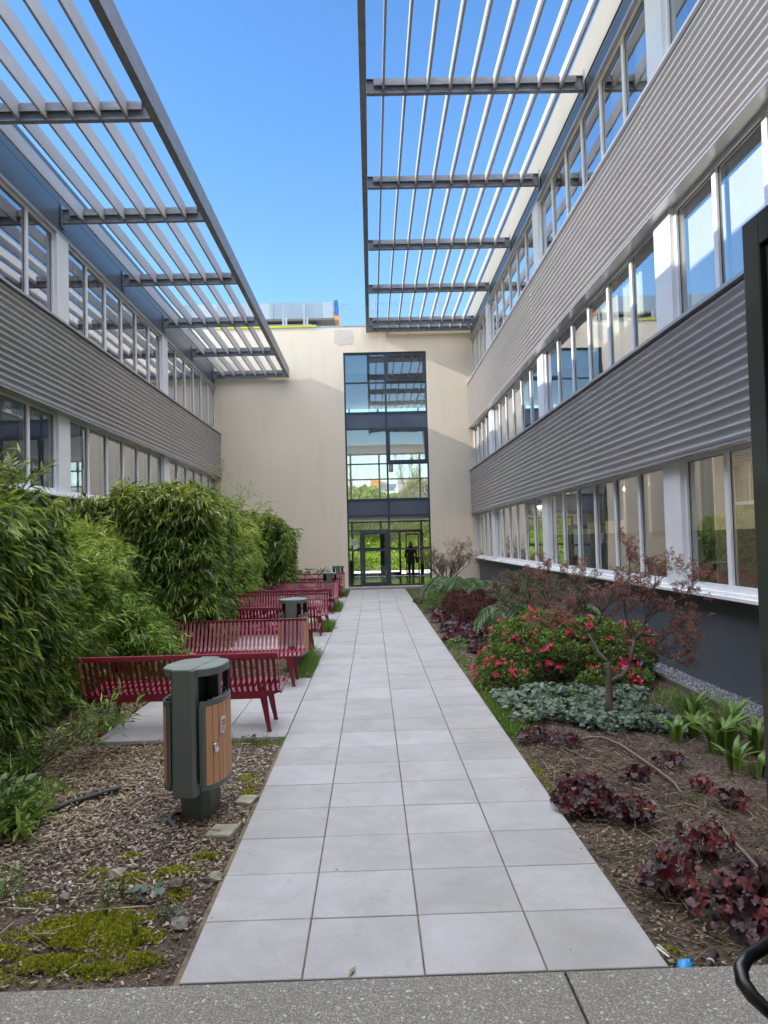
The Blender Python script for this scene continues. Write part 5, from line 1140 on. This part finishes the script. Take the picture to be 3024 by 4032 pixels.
limbs = [
    ([A3(712, 1735), A3(708, 1600), A3(710, 1480), A3(703, 1400), A3(706, 1330), A3(700, 1260), A3(694, 1200)], .040, .026, 2),
    ([A3(706, 1390), A3(760, 1360, 7.48), A3(830, 1330, 7.45), A3(885, 1260, 7.43), A3(912, 1180, 7.42), A3(925, 1080, 7.42), A3(945, 1000, 7.44), A3(985, 965, 7.45), A3(1030, 925, 7.46)], .027, .016, 2),
    ([A3(945, 1000, 7.44), A3(985, 940, 7.4), A3(1045, 905, 7.38), A3(1035, 850, 7.36), A3(1060, 780, 7.35), A3(1075, 700, 7.33), A3(1090, 610, 7.3), A3(1130, 500, 7.28), A3(1140, 420, 7.25)], .015, .006, .35),
    ([A3(694, 1200), A3(650, 1160, 7.52), A3(605, 1110, 7.55), A3(575, 1040, 7.57), A3(540, 985, 7.6), A3(510, 930, 7.62)], .022, .012, 2),
    ([A3(510, 930, 7.62), A3(560, 880, 7.6), A3(620, 820, 7.55), A3(640, 740, 7.5), A3(700, 660, 7.5), A3(760, 560, 7.5)], .010, .005, .3),
    ([A3(510, 930, 7.62), A3(440, 900, 7.65), A3(370, 830, 7.7), A3(290, 790, 7.75), A3(220, 740, 7.8), A3(130, 660, 7.85), A3(90, 560, 7.9), A3(110, 440, 7.9)], .010, .004, .15),
    ([A3(700, 1215), A3(745, 1215, 7.45), A3(790, 1150, 7.4), A3(830, 1070, 7.38), A3(875, 970, 7.36)], .010, .007, 2),
    ([A3(700, 1200), A3(725, 1120, 7.5), A3(770, 1060, 7.5), A3(815, 1035, 7.5)], .009, .006, .9),
    ([A3(985, 965, 7.45), A3(900, 880, 7.6), A3(860, 780, 7.65), A3(850, 660, 7.7), A3(880, 500, 7.7), A3(890, 380, 7.7), A3(900, 250, 7.7)], .011, .004, .3),
    ([A3(1010, 950, 7.45), A3(1100, 960, 7.4), A3(1200, 960, 7.35), A3(1260, 930, 7.3), A3(1370, 880, 7.25)], .010, .004, .3),
    ([A3(940, 1110, 7.42), A3(1000, 1095, 7.38), A3(1100, 1090, 7.3), A3(1200, 1130, 7.25), A3(1290, 1170, 7.2)], .010, .004, .4),
    ([A3(1090, 650, 7.32), A3(1180, 640, 7.3), A3(1300, 650, 7.25), A3(1400, 600, 7.2), A3(1450, 520, 7.2)], .008, .003, .3),
    ([A3(1250, 940, 7.3), A3(1180, 1040, 7.2), A3(1260, 1080, 7.15), A3(1400, 1060, 7.1)], .006, .003, .4),
    ([A3(510, 930, 7.62), A3(420, 980, 7.5), A3(330, 900, 7.4), A3(240, 860, 7.3)], .007, .003, .4),
    ([A3(640, 740, 7.5), A3(560, 640, 7.7), A3(470, 560, 7.8), A3(420, 450, 7.8)], .006, .003, .4),
]
branch_plant('japanese_maple', 'small japanese maple with forked grey trunk in front of the slate plinth', 'tree', (2.10, 7.49, 0), limbs, MAPLE, 101, 3, .66, .035, .007, 7, TWIG, BARK, .122, thick=.45, up=.0, budmat=MAPLEB)
g = random.Random(7)
def fan_limbs(cx, cy, r, h, n, seed, r0=.012, z0=.0):
    g = random.Random(seed); out = []
    for i in range(n):
        a = 6.28 * i / n + g.uniform(-.3, .3); k = g.uniform(.6, 1.0); hh = h * g.uniform(.6, .95)
        out.append(([(cx + .03 * math.cos(a), cy + .03 * math.sin(a), z0), (cx + r * .3 * k * math.cos(a), cy + r * .3 * k * math.sin(a), z0 + hh * .4), (cx + r * .62 * k * math.cos(a), cy + r * .62 * k * math.sin(a), z0 + hh * .72), (cx + r * .85 * k * math.cos(a), cy + r * .85 * k * math.sin(a), z0 + hh * .92)], r0, .004, .3))
    return out
branch_plant('brown_maple_shrub', 'brown twiggy laceleaf maple behind the azalea mound', 'shrub', (2.35, 10.9, 0), fan_limbs(2.35, 10.9, .85, 1.15, 13, 3), MAPLEB, 102, 3, .6, .045, .010, 7, TWIG, TWIG, .15)
branch_plant('bare_maple', 'spreading bare twigged little tree by the entrance, right of the glazing', 'tree', (2.35, 26.2, 0), fan_limbs(2.35, 26.2, 1.0, 1.25, 11, 5, .02, .1), MAPLEB, 103, 3, .6, .05, .012, 5, TWIG, TWIG, .26)
branch_plant('bare_shrub', 'leafless greenish shrub between the ferns and the slate wall', 'shrub', (2.95, 14.8, 0), fan_limbs(2.95, 14.8, .5, .95, 8, 6, .01), GRN, 104, 3, .6, .03, .010, 3, TWIG, TWIG, .14)
# ferns
def fern(label, x, y, z, n, Lf, seed, mat=FERN, az=(0, 6.28), name='fern', rise=.75, pin=.14):
    g = random.Random(seed); gn = np.random.default_rng(seed); B = []; D = []; LL = []; m = MB(); root = empty(name, (x, y, 0)); tag(root, label, 'fern', 'soft tree ferns in the right bed')
    for i in range(n):
        a = az[0] + (az[1] - az[0]) * (i + g.uniform(0, .8)) / n; L_ = Lf * g.uniform(.75, 1.1); h = rise * g.uniform(.4, 1.0); pts = []; p = Vector((x, y, z)); e = math.atan2(h, .6)
        for s in range(25):
            pts.append(p.copy()); p = p + Vector((math.cos(a) * math.cos(e), math.sin(a) * math.cos(e), math.sin(e))) * L_ / 24; e -= .087 + .033 * g.random()
        m.tube(pts, [.006 - .0002 * s for s in range(25)], 4, cap=False)
        for s in range(3, 25):
            t = s / 24; wl = pin * L_ * 1.9 * math.sin(math.pi * min(1, .12 + t * .9)) ** .8; d = (pts[s] - pts[s - 1]).normalized(); side = d.cross(Vector((0, 0, 1))).normalized()
            for sg in (-1, 1):
                for sub in range(1):
                    q = pts[s] - d * L_ / 32 * sub; pd = (side * sg + d * .55 + Vector((0, 0, -.25 + g.uniform(-.15, .15)))).normalized()
                    B.append(tuple(q)); D.append((pd.x, pd.y, pd.z)); LL.append(wl)
    o = m.build('stalks', CANE, root); o.matrix_parent_inverse = root.matrix_basis.inverted()
    LL = np.array(LL); o = leaves('fronds', np.array(B), np.array(D), LL, .014 + LL * .055, mat, root, seed, mid=.35, fold=.10, sag=.28); o.matrix_parent_inverse = root.matrix_basis.inverted()
    if z > .2:
        t = MB(); t.tube([(x, y, -.05), (x, y, z * .5), (x, y, z + .03)], [.07, .06, .05], 9); o = t.build('trunk', BARK, root); o.matrix_parent_inverse = root.matrix_basis.inverted()
fern('pale green tree fern arching over the azaleas toward the path', 2.05, 11.9, .60, 19, .95, 111, FERN, (2.2, 5.4))
fern('tree fern with frond standing in front of the slate plinth behind the azaleas', 3.0, 12.3, .60, 6, .75, 112, FERN, (-.6, 1.8))
fern('dark green tree fern close to the slate plinth in the middle of the bed', 2.85, 16.6, .62, 15, 1.1, 113, FERN)
fern('large far fern overhanging the path edge near the entrance', 1.95, 19.6, .60, 20, 1.25, 114, FERN, (1.2, 6.2))
fern('far fern behind the bare little tree', 3.0, 21.5, .45, 14, 1.0, 115, FERN)
fern('withered brown fern skirt below the pale green tree fern', 1.75, 11.7, .14, 9, .5, 116, FERND, (2.2, 5.5))
# heucheras
def heuchera(label, x, y, r, h, n, seed, mat=HEU, R_=.031, red=.25, stalks=True):
    g = np.random.default_rng(seed); a = g.uniform(0, 6.28, n); rr = r * np.sqrt(g.random(n)); zz = .0 + h * (1 - .6 * (rr / r) ** 2) * g.uniform(.25, 1.05, n)
    C = np.stack([x + rr * np.cos(a), y + rr * np.sin(a), zz], 1); Nn = np.stack([np.cos(a) * .5, np.sin(a) * .5 - .35, np.full(n, .75)], 1) + g.normal(0, .38, (n, 3)); root = empty('heuchera', (x, y, 0)); tag(root, label, 'plant', 'dark purple heuchera plants in the right bed')
    nr = int(n * red); Rr = R_ * g.uniform(.55, 1.25, n)
    for nm, sl, mt in (('leaves', slice(nr, n), mat), ('red_leaves', slice(0, nr), HEUR)):
        if sl.stop - sl.start > 0:
            o = discs(nm, C[sl], Nn[sl], Rr[sl], LOBE, mt, root, seed, .30); o.matrix_parent_inverse = root.matrix_basis.inverted()
    if stalks:
        m = MB()
        for i in range(0, n, 2):
            c = C[i]; m.tube([(x + (c[0] - x) * .25, y + (c[1] - y) * .25, -.04), (x + (c[0] - x) * .7, y + (c[1] - y) * .7, c[2] * .55), tuple(c)], [.0026, .0022, .0016], 4, cap=False)
        o = m.build('stalks', HEUR, root); o.matrix_parent_inverse = root.matrix_basis.inverted()
heuchera('bushy purple heuchera leaning over the path edge in the right foreground', 1.16, 5.02, .20, .22, 250, 121)
heuchera('smaller tail of purple leaves right of the path edge heuchera', 1.40, 4.80, .14, .16, 80, 122)
heuchera('sparse heuchera on tall stalks, left one of the nearest group', 1.27, 3.83, .15, .21, 80, 123, red=.4)
heuchera('dense heuchera at the right edge behind the open door', 1.62, 3.66, .21, .20, 210, 124)
heuchera('low dark heuchera leaves at the foot of the nearest group', 1.46, 3.52, .22, .10, 110, 125, red=.15)
heuchera('thin reddish heuchera above the nearest group', 1.62, 4.25, .16, .20, 70, 126, red=.6)
heuchera('small heuchera behind the leaning one, by the hose', 1.70, 5.62, .11, .08, 40, 127)
heuchera('tiny red heuchera seedling near the hose bend', 2.08, 5.35, .07, .07, 22, 128, red=.8)
heuchera('flat heuchera patch in front of the lily shoots', 2.12, 5.02, .12, .09, 36, 129)
heuchera('dull heuchera sprawling left of the lily shoots', 2.08, 5.95, .15, .07, 44, 130)
heuchera('low heuchera rosette at the near edge of the cyclamen carpet', 1.22, 6.78, .16, .10, 60, 131, red=.1)
heuchera('dark heuchera rosette just behind, nearer the cyclamen', 1.45, 6.62, .14, .07, 40, 132, red=.1)
for i, (x, y, r, h, lb) in enumerate([(1.25, 13.3, .22, .20, 'glossy dark heuchera by the path below the pale fern'), (1.42, 14.9, .34, .24, 'broad purple heuchera mat by the path'), (1.62, 13.9, .26, .24, 'purple heuchera between the mat and the pale fern'),
                                      (1.30, 16.6, .26, .24, 'farther dark heuchera under the large fern'), (1.5, 12.1, .2, .14, 'blackish heuchera beside the azaleas'), (1.25, 21.5, .3, .2, 'small far heuchera near the path edge')]):
    heuchera(lb, x, y, r, h, 150, 140 + i, HEU, .055, .2, False)
weed('bright green weed clump between two heucheras by the path', 1.18, 12.6, .16, 120, 63, LUSH, .07, .35, .15)
# cyclamen carpet: nobody could count it
g = np.random.default_rng(150); n = 5200; C = np.stack([g.uniform(1.12, 3.0, n), g.uniform(6.75, 9.1, n), g.uniform(-.01, .09, n)], 1)
ok = (C[:, 1] > 7.55 - (C[:, 0] - 1.1) * .62 + .12 * np.sin(9 * C[:, 0])) & (C[:, 1] < 9.0 - .25 * (C[:, 0] - 1.1)) & (((C[:, 0] - 2.1) ** 2 + (C[:, 1] - 7.47) ** 2) > .012) & (C[:, 0] < 2.55 + .35 * np.sin(3 * C[:, 1]) * .3 + (C[:, 1] - 6.8) * .15)
ok &= (lump(C * 1.0, 5, 3) > -.32)
C = C[ok]; o = discs('cyclamen_carpet', C, g.normal(0, .35, C.shape) + np.array([0, -.25, 1]), g.uniform(.020, .037, len(C)), ROUND, CYC, None, 151, .25); tag(o, 'silvery green cyclamen leaves carpeting the ground round the maple trunk', 'ground cover', kind='stuff')
moss('moss ring at the foot of the maple trunk', [(2.05, 7.38, .12, .08, 900), (2.2, 7.4, .06, .06, 300), (1.5, 6.75, .12, .05, 300), (1.95, 5.2, .1, .05, 160), (1.06, 5.9, .04, .5, 600), (1.06, 3.3, .06, .12, 300)], 42)
low_sprays('fresh green weeds mingling with the cyclamen carpet', 1.2, 2.6, 7.3, 8.9, .08, 150, 152, GRN, .05, 'weed', 'weeds', .8, .3)
# lily shoots
def shoot(label, x, y, h, n, seed):
    g = random.Random(seed); m = MB(); root = empty('lily_shoot', (x, y, 0)); tag(root, label, 'plant', 'bright green lily shoots by the gravel strip')
    P = []
    for i in range(int(n * 1.7)):
        a = g.uniform(0, 6.28); bx_, by_ = x + .035 * math.cos(a), y + .035 * math.sin(a); H = h * g.uniform(.7, 1.05); la = a; V = []; w0 = .011; k = 9
        for s in range(k):
            t = s / (k - 1); out = .03 * t + .40 * max(0, t - .5) ** 1.5 * h / .35; z = -.04 + H * (t - .6 * max(0, t - .6) ** 1.2); c = Vector((bx_ + math.cos(la) * out, by_ + math.sin(la) * out, z)); sd_ = Vector((-math.sin(la), math.cos(la), 0))
            w = w0 * (.5 + 1.5 * math.sin(math.pi * min(1, max(.02, t)) ** 1.1)) if t < .98 else .001; nrm = Vector((math.cos(la), math.sin(la), 0))
            V += [c + sd_ * w + nrm * .008, c, c - sd_ * w + nrm * .008]
        m.add(V, [(s * 3 + q, s * 3 + q + 1, s * 3 + q + 4, s * 3 + q + 3) for s in range(k - 1) for q in range(2)], 0, True)
    o = m.build('leaves', LUSH, root); o.matrix_parent_inverse = root.matrix_basis.inverted()
for i, (x, y, h, n, lb) in enumerate([(2.40, 6.60, .30, 5, 'lone lily shoot at the left end of the green shoots'), (2.58, 6.25, .34, 9, 'tall lily shoot second from the left'), (2.72, 6.35, .38, 10, 'lily shoots in the middle of the row with curled tips'),
        (2.50, 5.75, .30, 7, 'nearest lily shoot leaning to the left'), (2.60, 5.62, .26, 6, 'short lily shoots beside the nearest one'), (2.86, 6.15, .36, 10, 'lily shoots near the door edge'), (2.95, 6.75, .40, 10, 'tallest broad leaved shoots against the gravel kerb'),
        (2.78, 7.15, .40, 7, 'back shoots with arching leaves by the kerb'), (2.72, 5.40, .24, 6, 'lily shoots half hidden by the door edge'), (2.62, 6.75, .28, 6, 'thin lily shoots behind the row')]):
    shoot(lb, x, y, h, n, 160 + i)
tuft('weedy grass by the kerb behind the lily shoots', 3.0, 7.9, .35, .7, 500, .16, 64)
# hose, pipes, scraps
m = MB(); m.tube([(1.60, 6.80, -.03), (1.70, 6.79, -.015), (1.80, 6.72, .0), (1.87, 6.45, .005), (1.90, 6.1, .0), (1.915, 5.75, .005), (1.925, 5.45, .0), (1.92, 5.27, -.04)], .011, 8)
o = m.build('drip_hose', HOSE); tag(o, 'brown irrigation hose curving over the right bed', 'hose')
m = MB(); m.tube([(1.93, 5.1, -.045), (1.91, 4.75, -.02), (1.87, 4.5, -.01), (1.84, 4.2, -.012), (1.81, 3.95, -.02), (1.8, 3.6, -.03)], .010, 8); o = m.build('drip_hose', HOSE); tag(o, 'half buried piece of irrigation hose near the nearest heucheras', 'hose')
m = MB(); m.tube([(1.40, 6.55, -.03), (1.46, 6.35, -.018), (1.50, 6.15, -.02), (1.62, 5.95, -.02), (1.64, 5.7, -.03)], .008, 6); o = m.build('stick', STRAW); tag(o, 'thin dry stick lying left of the hose', 'stick')
m = MB(); m.tube([(1.045, 3.165, -.06), (1.075, 3.20, -.012), (1.085, 3.215, -.03)], .032, 12)
for k_ in range(5): m.tube([(1.035 + k_ * .012, 3.168 + .0045 * k_, -.03 + .008 * math.sin(k_)), (1.05 + k_ * .012, 3.20 + .0045 * k_, .008 - .002 * k_), (1.06 + k_ * .012, 3.225 + .004 * k_, -.012)], .0055, 6)
o = m.build('blue_pipe', BLUEP); tag(o, 'short ribbed end of bright blue pipe at the corner of path and concrete', 'pipe')
pc = empty('black_pipe', (1.18, 3.2, 0)); tag(pc, 'black pipe end with a pale clamp at the concrete edge', 'pipe')
m = MB(); m.tube([(1.145, 3.165, -.02), (1.19, 3.22, -.008), (1.235, 3.29, -.012), (1.26, 3.33, -.05)], .014, 10); o = m.build('tube', BLACKH, pc); o.matrix_parent_inverse = pc.matrix_basis.inverted()
m = MB(); m.tube([(1.182, 3.208, -.010), (1.186, 3.214, -.0095)], .0165, 12); o = m.build('clamp', PLATE, pc); o.matrix_parent_inverse = pc.matrix_basis.inverted()
rock('ochre pebble beside the blue pipe', 1.035, 3.245, .013, 7, STONE, -.02); rock('pale stone chips left of the hose end', 2.02, 5.75, .02, 8, STONE); rock('white pebble at the concrete edge right of the black pipe', 1.32, 3.22, .012, 9, PLATE, -.02)
m = MB(); m.beam((1.0, 3.32, .0), (1.03, 3.26, -.01), .010, .006); m.beam((1.02, 3.36, -.01), (1.045, 3.30, -.02), .008, .005); o = m.build('plant_label', PLATE); tag(o, 'broken white plastic strip by the right corner of the path', 'litter')
m = MB(); m.add([(0, 0, .003), (.012, .045, .012), (.002, .08, .004), (-.012, .04, .008)], [(0, 1, 2, 3)]); o = m.build('dry_leaf', DRYL); o.location = (-.31, 3.17, .004); o.rotation_euler = (0, 0, -.3); tag(o, 'pale dry leaf on the path just above the concrete', 'leaf')

# ================================================================ BEYOND THE ENTRANCE BLOCK
def bank(name, label, x0, x1, y0, y1, z0, z1, n, L, W, mat, seed, cat='hedge', prof=1.0):
    g = np.random.default_rng(seed); u, v = g.random(n), g.random(n); P = np.stack([x0 + (x1 - x0) * u, y0 + (y1 - y0) * v, z0 + (z1 - z0) * v ** prof], 1); q = lump(P, 1.1, seed)
    P[:, 1] -= q * .45; P[:, 2] += q * .30; P += g.normal(0, .07, P.shape); root = empty(name, ((x0 + x1) / 2, y0, 0)); tag(root, label, cat)
    o = leaves('foliage', P, g.normal(0, .7, P.shape) + np.array([-.3, -.5, .7]), L * g.uniform(.6, 1.3, n), W, mat, root, seed); o.matrix_parent_inverse = root.matrix_basis.inverted()
    m = MB(); k_ = 24; V = []
    for zz in range(2):
        for i in range(k_ + 1): x = x0 + (x1 - x0) * i / k_; V.append((x, (y0 if zz == 0 else y1) + .35, (z0 - .2 if zz == 0 else z1 - .35)))
    m.add(V, [(i, i + 1, k_ + 2 + i, k_ + 1 + i) for i in range(k_)]); o = m.build('branches', HEDG, root); o.matrix_parent_inverse = root.matrix_basis.inverted(); return root
bank('hedge', 'sunlit lime green ground cover bank seen through the entrance', -7, 11, 44.7, 46.6, .02, 2.0, 30000, .16, .09, LIME, 171, 'hedge')
bank('hedge', 'olive clipped hedge along the top of the bank', -9, 13, 46.5, 47.2, 1.7, 3.25, 18000, .16, .08, HEDG, 172, 'hedge', .8)
mound('bush', 'round bright bush beyond the hedge under the orange board', 'bush', [(-.6, 56, 3.6, 2.3, 1.2, 2.0), (1.2, 57, 3.4, 1.6, 1.0, 1.7)], 2600, .22, .12, LIME, 173, 4, None, HEDG)
m = MB(); m.box(-40, 60, 49, 140, -.1, 1.9); struct(m.build('road', PAVE))
sb_ = empty('shop_front', (.7, 70, 1.9)); tag(sb_, 'grey canopy building with orange fascia board seen through the upper glazing', 'building')
def ps(nm, mb, mat): o = mb.build(nm, mat, sb_); o.matrix_parent_inverse = sb_.matrix_basis.inverted(); return o
m = MB(); m.prism([(-.15, 6.1), (.62, 6.0), (.62, 7.25), (-.15, 7.5)], 'y', 69.8, 70.2); m.prism([(.62, 6.95), (1.5, 7.0), (.62, 7.25)], 'y', 69.8, 70.2); ps('fascia_board', m, ORANGE)
o = flat_text('lettering', 'Unipel', (.19, 69.78, 6.68), .34, BLUEINK, sx=.62, ext=.006); o.parent = sb_; o.matrix_parent_inverse = sb_.matrix_basis.inverted()
m = MB(); m.box(.62, 2.2, 69.9, 74, 6.55, 6.93); m.box(.62, 8, 74, 78, 1.9, 6.3); ps('canopy', m, ZINC)
m = MB(); m.box(2.05, 2.2, 69.9, 70.1, 1.9, 6.55); m.box(.95, 1.05, 70.2, 70.4, 1.9, 6.55); ps('column', m, WHITE)
o = MB(); o.box(3, 26, 88, 98, 1.9, 8.4); o.box(2.9, 26.1, 87.9, 98.1, 8.4, 8.75); o = o.build('warehouse', m_plain('pale_cladding', (.50, .48, .42), .7)); tag(o, 'long pale warehouse on the horizon behind the spring tree', 'building')
o = MB(); o.box(1.7, 3.2, 66, 68, 1.9, 5.7); o.prism([(1.7, 5.7), (3.2, 5.7), (2.45, 5.95)], 'y', 66, 68); o = o.build('kiosk', SLATE); tag(o, 'small dark flat kiosk in front of the shop front', 'building')
branch_plant('spring_tree', 'upright tree with thin yellow spring leaves seen through the right glazing', 'tree', (2.9, 60, 1.9), [([(2.9, 60, 1.9), (2.9, 60, 4.2), (2.85, 60, 5.6)], .10, .06, 2)] + [([(2.9, 60, 3.2 + .3 * i), (2.9 + .5 * math.sin(i * 2.1), 60 + .4 * math.cos(i), 5.2 + .2 * i), (2.9 + .85 * math.sin(i * 2.1), 60 + .6 * math.cos(i), 7.0 + .25 * i)], .035, .012, .2) for i in range(6)],
             PALEL, 174, 3, .5, .10, .05, 6, TWIG, BARK, .7, up=.8)
mound('bush', 'tall yellowish bush below the spring tree', 'bush', [(3.4, 58, 4.0, 1.6, 1.0, 2.3), (5.4, 58, 3.8, 1.3, 1.0, 2.2)], 2200, .20, .08, PALEL, 175, 4)
branch_plant('bare_tree', 'bare spreading tree at the left of the upper glazing', 'tree', (-2.6, 56, 1.9), [([(-2.6, 56, 1.9), (-2.5, 56, 4.0)], .12, .08, 2)] + [([(-2.5, 56, 3.6), (-2.4 + .7 * math.cos(i), 56 + .4 * math.sin(i), 5.0 + .1 * i), (-2.3 + 1.5 * math.cos(i), 56 + .8 * math.sin(i), 5.8 + .22 * i)], .04, .012, .2) for i in range(6)],
             MAPLEB, 176, 3, .6, .06, .02, 2, TWIG, BARK, .8, up=.3)
car = empty('parked_car', (6.4, 60, 1.9), R(4)); tag(car, 'white car parked beyond the hedge, mirrored in the right wing windows', 'car')
m = MB(); body_p = [(-2.1, .35), (-2.15, .75), (-1.35, .95), (-.75, 1.42), (.75, 1.45), (1.5, 1.0), (2.1, .92), (2.15, .4), (1.9, .28), (-1.9, .28)]; m.prism(body_p, 'y', -.85, .85); m.build('body', WHITE, car, .05)
m = MB(); m.prism([(-1.2, .98), (-.70, 1.36), (.70, 1.39), (1.32, 1.0)], 'y', -.86, .86); m.build('side_windows', BLACKM, car)
for x in (-1.3, 1.3):
    for y in (-.78, .78):
        m = MB(); m.tube([(x, y - .1, .32), (x, y + .1, .32)], .32, 16); m.build('wheel', BLACKH, car)
for o in bpy.data.objects:
    if o.type == 'MESH' and o.parent is None and not o.get('kind') and not o.get('label'): print('UNTAGGED', o.name)
